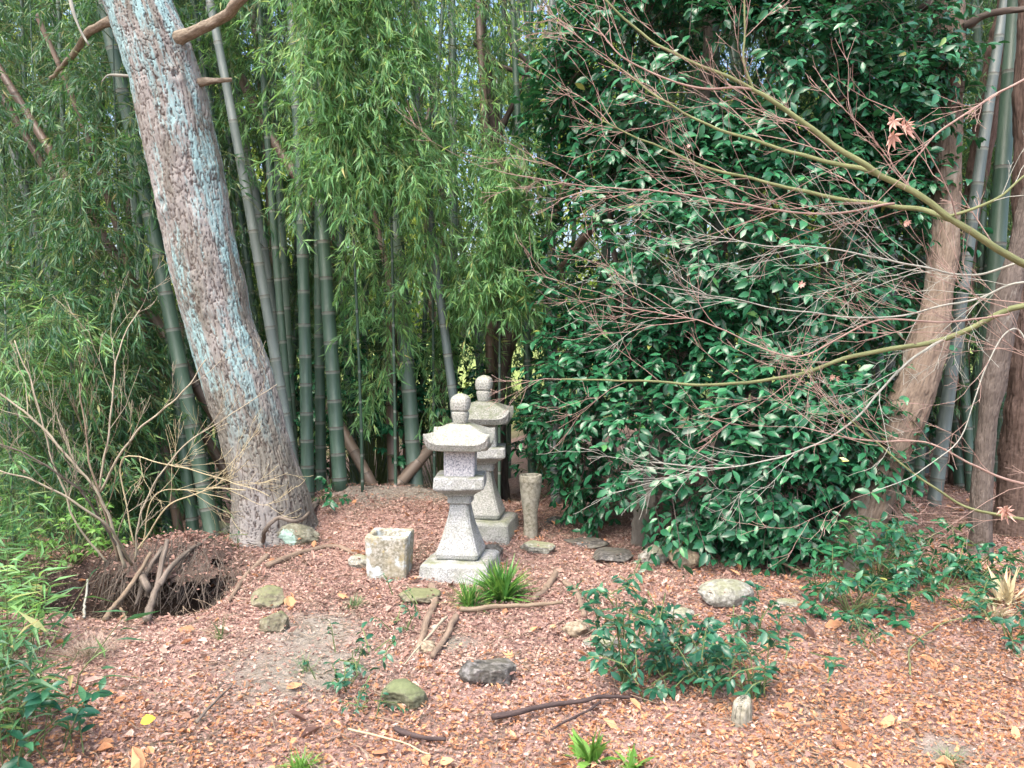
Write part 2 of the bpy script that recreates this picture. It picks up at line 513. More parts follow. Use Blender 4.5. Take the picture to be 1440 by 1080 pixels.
M['granite_clean'] = stone_mat('granite_clean', (.38, .375, .385), (.13, .14, .17), (.52, .51, .51), 95)
M['granite_worn'] = stone_mat('granite_worn', (.27, .275, .25), (.13, .135, .12), (.38, .38, .355), 110, (.2, .215, .17), (( .15, .165, .10), .72, .98))
M['granite_mossy'] = stone_mat('granite_mossy', (.2, .205, .185), (.09, .095, .085), (.30, .30, .28), 100, (.12, .13, .095), ((.085, .10, .055), .66, .92))
M['basin_stone'] = stone_mat('basin_stone', (.26, .25, .2), (.13, .125, .095), (.40, .39, .35), 60, (.28, .25, .16), None, [((.40, .45, .45), 9, .54, .62, 3.0), ((.30, .25, .12), 12, .58, .68, 8.0)], bd=.01)
M['post_stone'] = stone_mat('post_stone', (.22, .21, .16), (.12, .115, .085), (.31, .30, .25), 40, (.28, .275, .23), ((.14, .15, .09), .85, 1.1))
M['rock_mossy'] = stone_mat('rock_mossy', (.17, .155, .105), (.075, .07, .05), (.27, .25, .19), 35, (.12, .115, .075), ((.13, .14, .07), .58, .8), bd=.012)
M['rock_olive'] = stone_mat('rock_olive', (.115, .12, .075), (.05, .055, .035), (.19, .2, .14), 40, (.13, .135, .08), ((.105, .125, .06), .5, .8), bd=.012)
M['rock_grey'] = stone_mat('rock_grey', (.22, .22, .185), (.10, .1, .085), (.36, .36, .33), 45, (.16, .165, .12), ((.19, .2, .12), .68, .9), bd=.01)
M['rock_brown'] = stone_mat('rock_brown', (.24, .19, .13), (.1, .08, .06), (.38, .33, .25), 40, (.17, .15, .1), bd=.012)
M['rock_dark'] = stone_mat('rock_dark', (.075, .072, .065), (.03, .03, .03), (.16, .155, .15), 40, (.11, .105, .08), bd=.012, rough=.5)
M['rock_lichen'] = stone_mat('rock_lichen', (.155, .15, .11), (.08, .08, .06), (.23, .23, .18), 40, (.12, .125, .08), None, None, bd=.01, patch=((.40, .58, .50), (-.045, .02, .05), .085))

def ground_mat():
    m, nt, b, out = new_mat('soil')
    pos = geo_pos(nt)
    n1 = noise(nt, pos, 30, 6, .75)
    n2 = noise(nt, pos, 1.3, 4, .6)
    c = ramp(nt, n1, [(.3, (.17, .11, .092)), (.5, (.34, .22, .188)), (.7, (.46, .35, .30))])
    c2 = ramp(nt, n1, [(.3, (.09, .072, .055)), (.6, (.2, .165, .13)), (.8, (.3, .26, .21))])
    c = mixc(nt, ramp(nt, n2, [(.5, (0, 0, 0)), (.66, (1, 1, 1))]), c, c2)
    c3 = ramp(nt, n1, [(.3, (.15, .128, .10)), (.55, (.27, .243, .205)), (.75, (.37, .345, .30))])
    c = mixc(nt, attr(nt, 'rnd', 'Fac'), c, c3)
    c4 = ramp(nt, n1, [(.3, (.03, .023, .018)), (.6, (.085, .062, .048)), (.8, (.15, .115, .09))])   # shade of the hollow, painted as near-black soil
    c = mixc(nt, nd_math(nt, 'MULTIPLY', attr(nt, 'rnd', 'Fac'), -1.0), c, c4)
    sep = nd(nt, 'ShaderNodeSeparateXYZ'); nt.links.new(pos, sep.inputs[0])
    far = nd_math(nt, 'ADD', sep.outputs[1], nd_math(nt, 'MULTIPLY', n2, 6))
    far = nd_math(nt, 'MULTIPLY', far, .02)
    g = ramp(nt, n1, [(.3, (.12, .17, .05)), (.7, (.26, .31, .09))])
    c = mixc(nt, ramp(nt, far, [(.32, (0, 0, 0)), (.38, (1, 1, 1))]), c, g)
    nt.links.new(c, b.inputs['Base Color'])
    b.inputs['Roughness'].default_value = .95
    b.inputs['Specular IOR Level'].default_value = .15
    bump(nt, b, n1, 1.0, .03)
    return m
M['soil'] = ground_mat()

# ------------------------------------------------------------------ ground
def graded(a, b, step, lo, hi):
    mid = list(np.arange(a, b + 1e-6, step))
    o, s = [], step
    x = b
    while x < hi:
        s *= 1.35; x += s; o.append(min(x, hi))
    i, s = [], step
    x = a
    while x > lo:
        s *= 1.35; x -= s; i.append(max(x, lo))
    return np.array(i[::-1] + mid + o)
gx = graded(-6, 6, .04, -180, 180); gy = graded(1.6, 9, .035, -60, 260)
X, Y = np.meshgrid(gx, gy)
Z = height(X, Y)
BARE = [(np.array([-2.32, 4.72, 0]), .56), (G(425, 940), .40), (G(445, 890), .26), (G(520, 690), .35), (G(600, 690), .3), (G(1330, 1060), .12), (G(640, 905), .12)]
dirt_shade = 0 * X
for c, rad in BARE[1:]:
    dirt_shade = np.maximum(dirt_shade, np.clip(1.5 - np.hypot(X - c[0], Y - c[1]) / rad, 0, 1))
dirt_shade = dirt_shade - np.clip(1.9 - np.hypot((X - BARE[0][0][0]) / 1.15, Y - BARE[0][0][1] - .1) / .42, 0, 1)  # negative values paint the hollow's shade into the ground colour
mb = MB()
nx, ny = len(gx), len(gy)
i = np.arange(ny - 1)[:, None] * nx + np.arange(nx - 1)[None]
mb.add(np.stack([X, Y, Z], -1).reshape(-1, 3), np.stack([i, i + 1, i + nx + 1, i + nx], -1).reshape(-1, 4), None, dirt_shade.ravel())
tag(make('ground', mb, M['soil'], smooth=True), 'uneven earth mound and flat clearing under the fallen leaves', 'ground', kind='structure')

# bare places where little litter lies: photo pixels and radii in metres

def litter(n, xr, yr, smin, smax, orange, star_share, lift, seed):
    g = np.random.default_rng(seed)
    x = g.uniform(*xr, n); y = g.uniform(yr[0] ** .7, yr[1] ** .7, n) ** (1 / .7)
    keep = np.abs(x) < .72 * y + .9
    for c, rad in BARE:
        d = np.hypot(x - c[0], y - c[1]) / rad
        keep &= g.uniform(size=n) < np.clip(.16 + d ** 3 * .7, 0, 1)
    x, y = x[keep], y[keep]; n = len(x)
    z = height(x, y) + g.uniform(0, lift, n)
    mbx = MB()
    th = g.uniform(0, 2 * math.pi, n)
    tilt = g.normal(0, .35, n)
    D = np.stack([np.cos(th) * np.cos(tilt), np.sin(th) * np.cos(tilt), np.sin(tilt)], -1)
    N = nrm(np.array([0, 0, 1.0]) + g.normal(size=(n, 3)) * .38)
    L = g.uniform(smin, smax, n) * np.where(g.uniform(size=n) < .1, 1.35, 1)
    W = L * g.uniform(.16, .68, n)
    # the litter turns from pink-grey maple fragments to warmer orange-brown towards the front right
    warm = np.clip(.5 * sstep(-.6, 2.4, x) * sstep(6.5, 4.2, y) + .6 * sstep(4.0, 2.5, y) - .05, 0.03, .78) + orange
    isw = g.uniform(size=n) < warm
    rnd = np.where(isw, g.uniform(.76, 1, n) , g.uniform(.0, .74, n))
    mixd = fbm(np.stack([x * 1.4, y * 1.4, 0 * x], -1), 3, 41)
    rnd = np.where(~isw, np.clip(rnd + mixd * .25, .02, .74), rnd)
    cu = g.uniform(-.4, 1.5, n)
    st = g.uniform(size=n) < star_share
    pos = np.stack([x, y, z], -1)
    leaves(mbx, pos[~st], D[~st], N[~st], L[~st], W[~st], rnd[~st], CURL, cu[~st])
    leaves(mbx, pos[st], D[st], N[st], L[st] * 1.1, L[st] * 1.0, rnd[st], STAR, cu[st] * 1.3)
    return mbx
mb = litter(430000, (-5.2, 5.6), (2.1, 8.4), .008, .026, 0, .2, .016, 3)
mb2 = litter(2200, (-4.5, 5.0), (2.1, 7.5), .04, .075, .3, .12, .02, 4)
o = make('leaf_litter', mb, M['litter'])
tag(o, 'carpet of small pinkish brown fallen maple leaves covering the clearing', 'leaf litter', kind='stuff')
o = make('leaf_litter', mb2, M['litter'])
tag(o, 'bigger curled orange brown leaves scattered over the fine leaf litter', 'leaf litter', kind='stuff')

# pine-needle and twig debris in the litter
mb = MB()
n = 9000
x = rng.uniform(-4.5, 5, n); y = rng.uniform(2.1, 7.6, n); th = rng.uniform(0, math.pi, n); L = rng.uniform(.04, .16, n)
a = np.stack([x, y, height(x, y) + rng.uniform(.008, .03, n)], -1)
dv = np.stack([np.cos(th), np.sin(th), rng.normal(0, .12, n)], -1) * L[:, None]
b_ = np.stack([-np.sin(th), np.cos(th), 0 * th], -1) * (L * rng.normal(0, .12, n))[:, None]
multitube(mb, np.stack([a, a + dv * .5 + b_, a + dv], 1), rng.uniform(.0007, .0022, n)[:, None] * np.ones((1, 3)), 3)
tag(make('fallen_twigs', mb, M['twig_tan']), 'fine dry twigs and stalks strewn through the leaf litter', 'twigs', kind='stuff')

# ------------------------------------------------------------------ bamboo

def bamboo_branches(mbl, mbt, st, az, el, ln, droop, m, k, lw=(.065, .12), rlo=0.0, rhi=1.0, tpos=(.25, 1.0)):
    """leafy side branches: st (n,3) starts; m sub-twigs per branch, k leaves per sub-twig"""
    n = len(st)
    if n == 0: return
    d0 = np.stack([np.cos(az) * np.cos(el), np.sin(az) * np.cos(el), np.sin(el)], -1)
    def path(t):
        return st[:, None] + d0[:, None] * (ln[:, None] * t)[..., None] - UPV * (droop[:, None] * ln[:, None] * t ** 2)[..., None]
    tt = np.broadcast_to(np.linspace(0, 1, 6), (n, 6))
    pp = path(tt)
    multitube(mbt, pp, .0045 * (1 - .8 * tt), 3)
    ts = rng.uniform(*tpos, (n, m))
    base = path(ts).reshape(-1, 3)
    tang = (d0[:, None] * ln[:, None, None] - UPV * (2 * droop[:, None] * ln[:, None] * ts)[..., None]).reshape(-1, 3)
    sd_ = nrm(nrm(tang) * .8 + rv(n * m, .55) - UPV * .25)
    sl = rng.uniform(.10, .30, n * m)
    tip = base + sd_ * sl[:, None] - UPV * (.25 * sl)[:, None]
    multitube(mbt, np.stack([base, base + sd_ * sl[:, None] * .55, tip], 1), np.array([[.0018, .0014, .0008]]), 3)
    N_ = n * m * k
    s = rng.uniform(.35, 1, N_)
    bb = np.repeat(base, k, 0); tp = np.repeat(tip, k, 0)
    pos = bb + (tp - bb) * s[:, None]
    D = nrm(np.repeat(sd_, k, 0) * .75 + rv(N_, .5) - UPV * .55)
    Nn = nrm(rv(N_, .6) + UPV * .6 + np.array([0, -.4, 0]))
    L = rng.uniform(*lw, N_)
    leaves(mbl, pos, D, Nn, L, L * rng.uniform(.115, .165, N_), rng.uniform(rlo, rhi, N_) ** 1.3, LANCE, rng.uniform(.3, 1.8, N_))

def culm_mesh(mb, p, r, seg=.27):
    """jointed cane along points p with radius array r; slot 0 wall, slot 1 pale bloom under nodes, slot 2 dark node line"""
    s = np.concatenate([[0], np.cumsum(np.linalg.norm(np.diff(p, axis=0), axis=1))])
    nodes = []
    q = seg * random.uniform(.3, .8)
    while q < s[-1]:
        nodes.append(q); q += seg * (1 + .7 * min(1, q / 3.0)) * random.uniform(.92, 1.08)
    ss, rr, mm = [0.0], [1.0], []
    for q in nodes:
        ss += [q - .024, q - .009, q - .003, q + .003, q + .010]
        rr += [1.0, 1.015, 1.085, 1.07, 1.0]
        mm += [0, 1, 1, 2, 0]
    ss.append(s[-1]); rr.append(1.0); mm.append(0)
    ss = np.array(ss); good = np.concatenate([[True], np.diff(ss) > 1e-5])
    pts = np.stack([np.interp(ss, s, p[:, k]) for k in range(3)], -1)
    ra = np.interp(ss, s, r) * np.array(rr)
    sides = 12
    t0 = mb.n
    tube(mb, pts, ra, sides, cap=True)
    mats = np.repeat(np.array(mm, np.int32), sides)
    mb.m4[-1] = mats
    return np.array(nodes), s

GREEN = ('culm_green', 'node_pale', 'node_dark')
GREY = ('culm_grey', 'node_pale', 'node_dark')
BROWN = ('culm_brown', 'culm_brown', 'node_dark')

def bamboo(base, p, r0, mats, label, group=None, zmin=2.0, dens=(2, 8, 6), blen=(.6, 1.3), droop=(.35, .9), pale=False, azb=None, seg=.2, zmax=99, taper=.45, every=1, foliage=True, cat='bamboo'):
    root = thing('bamboo', label, cat, base, group)
    mbc = MB()
    n = len(p)
    r = r0 * np.linspace(1, taper, n)
    nodes, s = culm_mesh(mbc, p, r, seg)
    part('culm', mbc, [M[x] for x in mats], root, True)
    if foliage:
        mbl, mbt = MB(), MB()
        pts = np.stack([np.interp(nodes, s, p[:, k]) for k in range(3)], -1)
        pts = pts[(pts[:, 2] > zmin) & (pts[:, 2] < zmax)][::every]
        if len(pts):
            nb, m, k = dens
            st = np.repeat(pts, nb, 0); nn = len(st)
            az = rng.uniform(0, 2 * math.pi, nn) if azb is None else rng.normal(azb[0], azb[1], nn)
            bamboo_branches(mbl, mbt, st, az, rng.uniform(-.05, .75, nn), rng.uniform(*blen, nn), rng.uniform(*droop, nn), m, k)
            part('foliage', mbl, M['bamboo_leaf_pale' if pale else 'bamboo_leaf'], root)
            part('branches', mbt, M['stem_green'], root)
    return root

def culm_path(a, b, zt, bend=0.0, baz=0.0, n=14):
    """from ground point a through point b on to height zt, then arching over a little"""
    a = np.asarray(a, float); b = np.asarray(b, float)
    d = (b - a) / max(b[2] - a[2], .05)
    z = np.linspace(0, zt - a[2], n)
    p = a + d * z[:, None]
    f = (z / z[-1]) ** 3 * bend
    p[:, 0] += np.cos(baz) * f; p[:, 1] += np.sin(baz) * f
    return p

def hero(pb, pt, d, rpx, mats, label, zt=8.0, dtop=None, **kw):
    """culm seen from photo pixel pb (foot) to pt, at depth d, rpx half-width in pixels"""
    a = P(pb[0], pb[1], d); b = P(pt[0], pt[1], dtop or d)
    dirv = (b - a) / (b[2] - a[2])
    gz = float(height(a[0], a[1]))
    a = a + dirv * (gz - .05 - a[2])
    p = culm_path(a, b, zt, kw.pop('bend', .5), random.uniform(0, 6.28))
    return bamboo(a, p, .86 * rpx / FPX * d, mats, label, **kw)

# near culms in front, right of the leaning trunk
hero((433, 690), (424, 200), 6.55, 11, GREEN, 'thick green bamboo culm rising straight just right of the leaning trunk base', zmin=4.5)
hero((478, 680), (452, 280), 6.65, 12.5, GREEN, 'stout olive green bamboo culm, rightmost of the clump beside the leaning trunk', zmin=4.2)
hero((452, 690), (446, 330), 6.95, 9, GREEN, 'blue green bamboo culm squeezed between the two thickest culms beside the leaning trunk', zmin=4.6)
hero((412, 650), (322, 115), 6.6, 9.5, GREY, 'grey green bamboo culm leaning parallel to the big trunk, close to its right edge', zmin=4.8)
hero((408, 600), (372, 190), 7.0, 7, GREEN, 'slim dark bamboo culm standing second to the right of the leaning trunk', zmin=4.6)
hero((414, 660), (398, 330), 7.4, 8, GREEN, 'shadowed bamboo culm half hidden behind the clump right of the leaning trunk', zmin=4.6)
hero((330, 360), (296, 130), 7.2, 8, GREEN, 'grey bamboo culm that touches the upper right edge of the leaning trunk', zmin=4.2)
# bamboo behind and left of the trunk
hero((298, 745), (232, 400), 6.2, 13, GREEN, 'thick blue green bamboo culm leaning just left of the trunk foot', zmin=3.2)
hero((273, 755), (250, 560), 6.3, 10, GREEN, 'dark green bamboo culm standing left of the thick culm by the trunk foot', zmin=2.6)
hero((252, 750), (222, 560), 6.5, 8, BROWN, 'brown weathered bamboo culm among green ones left of the trunk foot', foliage=False, zt=4)
hero((236, 745), (205, 420), 6.7, 8, GREEN, 'shaded green bamboo culm, leftmost of the clump left of the trunk foot', zmin=2.4)
hero((262, 520), (60, 195), 6.5, 11, BROWN, 'thick dead brown bamboo leaning left behind the big trunk, with split joints', zt=4.6, foliage=False, bend=0, seg=.3)
hero((232, 520), (50, 215), 6.7, 9, BROWN, 'thinner dead brown bamboo leaning left beside the thick split one', zt=4.8, foliage=False, bend=0, seg=.3)
hero((120, 560), (30, 250), 7.6, 9, GREY, 'grey bamboo culm leaning out at far left through the dense leaves', zmin=2.4)
# centre
hero((585, 690), (560, 330), 7.0, 13, GREEN, 'wide blue grey bamboo culm left of the front lantern roof', zmin=3.0, pale=True, azb=(-1.7, .8))
hero((655, 690), (597, 255), 6.6, 8, GREY, 'pale grey bamboo culm leaning down onto the front lantern finial', zmin=3.2, pale=True, azb=(-1.9, .8))
hero((556, 700), (540, 380), 7.2, 11, BROWN, 'brown dry bamboo culm standing between the two green ones left of the lanterns', zt=3.6, foliage=False)
hero((575, 700), (566, 420), 7.5, 8, BROWN, 'thin brown bamboo stem close behind the dry brown culm left of the lanterns', zt=3.4, foliage=False)
hero((690, 640), (688, 40), 7.6, 8.5, BROWN, 'tall reddish brown bamboo culm rising behind the rear lantern', zt=7.5, zmin=4.4)
hero((500, 690), (488, 500), 7.6, 8, GREEN, 'dark bamboo culm standing behind the mound crest left of the lanterns', zmin=3.0)
hero((750, 700), (735, 330), 7.4, 7, GREEN, 'slender dark bamboo culm behind the stone flower post', zmin=2.8)
hero((700, 690), (612, 60), 8.4, 7, GREY, 'grey bamboo culm seen through leaves above the rear lantern', zmin=3.6)
hero((782, 690), (774, 400), 7.0, 9, GREY, 'bluish bamboo culm just left of the glossy shrub', zmin=3.0)
# right
hero((1385, 600), (1424, 20), 6.4, 15, GREEN, 'thick pale green bamboo culm between the two right-hand tree trunks', zmin=5.2, seg=.42)
hero((1328, 600), (1362, 340), 7.0, 11, GREY, 'grey green bamboo culm right behind the curved brown trunk', zmin=4.8)
hero((1240, 600), (1232, 380), 7.2, 8, GREY, 'narrow grey bamboo culm left of the curved brown trunk', zmin=3.5)
hero((1222, 650), (1215, 420), 7.6, 9, GREEN, 'dark green bamboo culm at the right edge of the glossy shrub', zmin=3.5)
hero((1375, 560), (1392, 330), 7.6, 8, GREEN, 'dim bamboo culm hidden behind the thick pale green one at right', zmin=4.4)
hero((1260, 250), (1266, 40), 7.8, 8, GREY, 'grey bamboo culm rising behind the top right of the glossy shrub', zmin=4.8)
hero((1290, 730), (1300, 500), 7.4, 8, GREEN, 'dark bamboo culm in the gap right of the curved trunk foot', zmin=4.8)
hero((1352, 720), (1340, 560), 7.9, 8, GREEN, 'shadowed bamboo culm behind the slim grey brown trunk', zmin=4.8)

# fallen and leaning dead canes
def cane(pts, r, label, mats=BROWN):
    root = thing('fallen_bamboo', label, 'bamboo', pts[0])
    mbx = MB(); culm_mesh(mbx, np.asarray(spline(pts, 10)), np.full(10, r), .22)
    part('culm', mbx, [M[x] for x in mats], root, True)
cane([P(445, 290, 6.9), P(376, 185, 7.1), P(340, 110, 7.3)], .045, 'broken brown bamboo cane leaning across the culms right of the trunk')
cane([P(528, 690, 6.95), P(490, 620, 7.1), P(455, 560, 7.3)], .05, 'brown bamboo pole propped up from the mound crest, leaning left')
cane([P(552, 692, 6.8), P(612, 622, 7.1), P(650, 580, 7.3)], .05, 'short brown bamboo pole slanting up to the right behind the mound')
cane([P(775, 400, 7.2), P(800, 360, 7.1), P(850, 300, 7.0)], .04, 'dead brown bamboo cane poking out of the left side of the glossy shrub')
cane([P(700, 560, 8.2), P(740, 420, 8.0), P(800, 250, 7.6)], .035, 'thin brown cane slanting right behind the rear lantern top')

# crowd of culms behind: a few patterns, copied
protos = []
for kx in range(9):
    zt = random.uniform(7, 9.5)
    p = culm_path((0, 0, -.1), (random.uniform(-.12, .12), random.uniform(-.1, .1), 1.0), zt, random.uniform(.5, 1.6), random.uniform(0, 6.28))
    pr = bamboo((0, 0, 0), p, random.uniform(.04, .062), (GREEN, GREY, GREEN, GREEN, BROWN, GREEN, GREY, GREEN, GREEN)[kx], 'x', zmin=(1.5, 1.2, 2.6, 1.7, 3.0, 1.0, 2.2, 1.4, 2.0)[kx], dens=(3, 10, 6), blen=(.5, 1.25))
    protos.append([pr, 0])
ZONES = [(-99, -2.2, 'one of the dim bamboo culms crowding behind the leaves left of the leaning trunk', 'bamboo crowd at left'),
         (-2.2, -.3, 'one of the dim bamboo culms in the shaded crowd between leaning trunk and lanterns', 'bamboo crowd behind the trunk'),
         (-.3, 1.6, 'one of the dim bamboo culms in the shaded crowd behind the two lanterns', 'bamboo crowd behind the lanterns'),
         (1.6, 99, 'one of the dim bamboo culms crowding behind the glossy shrub and right-hand trunks', 'bamboo crowd at right')]
def copy_tree(o, parent=None):
    c = o.copy(); COL.objects.link(c)
    if parent is not None: c.parent = parent
    for ch in o.children:
        copy_tree(ch, c)
    return c
spots = []
tries = 0
while len(spots) < 150 and tries < 6000:
    tries += 1
    x = random.uniform(-9, 9); y = random.uniform(7.3, 11.6)
    if abs(x) > .70 * y + .4: continue
    if y < 8.2 and (-.9 < x < .8) and random.random() < .75: continue
    if -1.2 < x * 6.8 / y < 1.0 and random.random() < (.72 if y > 8.4 else .4): continue
    if any((x - a) ** 2 + (y - b) ** 2 < (.26 if y < 10 else .4) ** 2 for a, b in spots): continue
    spots.append((x, y))
for x, y in spots:
    pr = random.choice(protos)
    o = pr[0] if pr[1] == 0 else copy_tree(pr[0])
    pr[1] += 1
    o.location = (x, y, float(height(x, y)))
    o.rotation_euler = (random.gauss(0, .025), random.gauss(0, .025), random.uniform(0, 6.28))
    sc = random.choice((random.uniform(.85, 1.1), random.uniform(.5, .75)))
    o.scale = (sc, sc, random.uniform(.95, 1.1))
    for a, b, lab, grp in ZONES:
        if a <= x * 6.8 / y < b:
            tag(o, lab, 'bamboo', grp)
for pr in protos:
    if pr[1] == 0:
        pr[0].location = (2.0, 11.4, 0); tag(pr[0], ZONES[3][2], 'bamboo', ZONES[3][3])

# leafy young bamboo filling the lower left and the centre
def leafy_bamboo(foot, h, label, nb, ln, droop, m, k, pale=False, azb=None, z0=.3, lean=(0, 0), rr=.012, lw=(.065, .115)):
    foot = np.asarray(foot, float)
    root = thing('leafy_bamboo', label, 'bamboo', foot)
    t = np.linspace(0, 1, 10)
    p = foot + np.stack([lean[0] * t ** 1.6, lean[1] * t ** 1.6, h * t - .04], -1)
    mbc = MB(); culm_mesh(mbc, p, np.linspace(rr, rr * .4, 10), .2)
    part('culm', mbc, [M[x] for x in GREEN], root, True)
    mbl, mbt = MB(), MB()
    s = rng.uniform(z0 / h, 1, nb)
    st = np.stack([np.interp(s, t, p[:, q]) for q in range(3)], -1)
    az = rng.uniform(0, 2 * math.pi, nb) if azb is None else rng.normal(azb[0], azb[1], nb)
    bamboo_branches(mbl, mbt, st, az, rng.uniform(0, .8, nb), rng.uniform(*ln, nb), rng.uniform(*droop, nb), m, k + 2, lw=lw)
    part('foliage', mbl, M['bamboo_leaf_pale' if pale else 'bamboo_leaf'], root)
    part('branches', mbt, M['stem_green'], root)
def gz(px, d):
    x = (px - 720) / FPX * d
    return np.array([x, d, float(height(x, d))])
for px, d, h, lab, nb, pale in [
    (-40, 6.6, 4.6, 'dense dark leafy bamboo at the far left edge', 90, False),
    (60, 7.0, 5.2, 'tall leafy bamboo with drooping sprays at upper left', 100, False),
    (120, 6.1, 3.4, 'leafy bamboo filling the space under the leaning dead canes', 70, False),
    (172, 6.2, 4.6, 'leafy bamboo whose sprays end at the left edge of the big trunk', 90, False),
    (100, 6.0, 2.1, 'low bushy bamboo behind the bare twiggy shrub', 70, False),
    (10, 5.6, 1.9, 'low bushy bamboo with lighter leaves at left edge above the bamboo grass', 60, True),
    (215, 6.9, 2.2, 'small leafy bamboo tucked in left of the trunk foot', 40, False)]:
    leafy_bamboo(gz(px, d), h, lab, nb, (.3, .62) if px in (120, 172) else (.45, 1.0), (.3, .9), 9, 6, pale)
# bright hanging curtain above the mound and the sprays over the lanterns
for px, d, h, lab, nb, az, lean, z0, ln in [
    (508, 6.5, 4.9, 'bright leafy bamboo hanging its long sprays in a curtain right of the big trunk', 120, (-1.65, .5), (-.1, -.5), 2.45, (.4, .85)),
    (555, 6.6, 5.0, 'bright leafy bamboo forming the middle of the hanging curtain of leaves', 110, (-1.6, .6), (.0, -.4), 2.5, (.4, .85)),
    (610, 7.0, 5.0, 'leafy bamboo drooping over the gap left of the lanterns', 60, (-1.6, .8), (.0, -.3), 2.3, (.5, 1.0)),
    (702, 6.75, 3.1, 'leafy bamboo dangling fresh sprays above the rear lantern top', 64, (-1.5, .7), (.02, -.3), 1.75, (.3, .55)),
    (545, 7.3, 2.6, 'low leafy bamboo behind the mound crest, left of the lanterns', 34, (-1.6, 1.0), (.0, -.2), 1.2, (.4, .8)),
    (640, 7.6, 3.0, 'leafy bamboo behind the lantern finials', 34, (-1.6, 1.0), (.0, -.2), 1.4, (.4, .8)),
    (690, 8.6, 5.0, 'pale leafy bamboo showing yellow green behind the centre', 60, (-1.6, 1.4), (.0, -.2), 2.0, (.5, 1.1)),
    (390, 7.8, 5.6, 'leafy bamboo with dark sprays above the culms right of the trunk', 70, (-1.6, 1.2), (.0, -.2), 4.0, (.5, 1.0)),
    (1400, 8.4, 5.0, 'leafy bamboo glowing green behind the right-hand trunks', 80, (-1.6, 1.4), (.0, -.2), 2.2, (.5, 1.1))]:
    leafy_bamboo(gz(px, d), h, lab, nb, ln, (.5, 1.1), 10, 7, True, az, z0, lean, .014)

# ------------------------------------------------------------------ far wood beyond the grove
mb = MB()
n = 110000
cx = rng.uniform(-20, 20, 700); cy = rng.uniform(13.5, 20, 700); cz = rng.uniform(.2, 1, 700) * (6.5 + 4.0 * (.5 + .5 * np.sin(cx * .6 + 1)) * (cy - 9) / 9)
ci = rng.integers(0, 700, n)
pos = np.stack([cx[ci], cy[ci], cz[ci]], -1) + rv(n, .55)
pos[:, 2] = np.abs(pos[:, 2]) + .05
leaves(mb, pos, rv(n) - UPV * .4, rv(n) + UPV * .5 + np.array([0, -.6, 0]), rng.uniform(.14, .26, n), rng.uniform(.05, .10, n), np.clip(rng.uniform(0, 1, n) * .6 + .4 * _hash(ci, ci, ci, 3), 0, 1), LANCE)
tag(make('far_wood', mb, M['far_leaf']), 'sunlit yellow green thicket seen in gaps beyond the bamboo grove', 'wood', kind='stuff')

# ------------------------------------------------------------------ big leaning tree
def bark_disp(rad, seed, su=.032, sv=.21, amp=.010):
    cache = {}
    def f(th, s, rr):
        ncol = int(round(2 * math.pi * rad / su))
        u = th / (2 * math.pi) * ncol
        tcs = np.stack([rr * np.cos(th), rr * np.sin(th), s], -1)
        warp = fbm(tcs * np.array([9, 9, 5.0]), 4, seed); warp2 = fbm(tcs * np.array([40, 40, 22.0]), 3, seed + 6)
        u = u + warp * 1.7 + warp2 * .35
        v = s / sv + warp * 1.2 + fbm(tcs * np.array([34, 34, 18.0]) + 9, 3, seed + 7) * .9
        iu, iv = np.floor(u).astype(int), np.floor(v).astype(int)
        f1 = np.full(u.shape, 9.0); f2 = np.full(u.shape, 9.0)
        for a in (-1, 0, 1):
            for b in (-1, 0, 1):
                cu, cv = iu + a, iv + b
                w = cu % ncol
                jx = cu + .15 + .7 * _hash(w, cv, w * 0 + 7, seed); jy = cv + .15 + .7 * _hash(w, cv, w * 0 + 8, seed)
                d = np.hypot(u - jx, v - jy)
                f2 = np.where(d < f1, f1, np.minimum(f2, d)); f1 = np.minimum(f1, d)
        cr = sstep(.0, .17, f2 - f1)
        cache['crack'] = cr
        lump = fbm(tcs * 2.2, 3, seed + 4) * .035
        return (cr - 1) * amp + fbm(tcs * np.array([38, 38, 16.0]), 4, seed + 2) * .008 + lump
    return f, cache

base = G(384, 752)
root = thing('leaning_tree', 'big leaning tree with furrowed grey brown bark and blue green lichen streaks', 'tree', base)
ctrl = [np.append(P(px, py, d), hw / FPX * d) for px, py, d, hw in [
    (386, 790, 5.8, 66), (383, 745, 5.78, 58), (378, 700, 5.73, 50), (353, 600, 5.68, 46), (317, 480, 5.62, 46), (286, 360, 5.56, 47), (263, 240, 5.5, 47),
    (238, 130, 5.42, 47), (215, 60, 5.35, 46), (192, 0, 5.3, 43), (140, -130, 5.2, 41), (60, -380, 5.1, 36), (-40, -700, 5.0, 26)]]
sp = spline(ctrl, 900)
fn, cache = bark_disp(.27, 21)
def tree_disp(th, s, rr):
    d = fn(th, s, rr)
    flare = np.exp(-s / .28)
    d = d + flare * (.03 * np.cos(5 * th + .8) + .025 * np.cos(3 * th + 2))
    # a swollen scar on the left edge and a few old branch knots
    for (kth, ks, kr, ka) in KNOTS:
        dth = np.angle(np.exp(1j * (th - kth))) * .27
        q = np.hypot(dth, (s - ks)) / kr
        d = d + ka * np.exp(-q ** 2 * 1.5) - ka * .9 * np.exp(-(q / .42) ** 2)
    return d
pts = sp[:, :3]
t_, u_, w_ = frames(pts)
sl_ = np.concatenate([[0], np.cumsum(np.linalg.norm(np.diff(pts, axis=0), axis=1))])
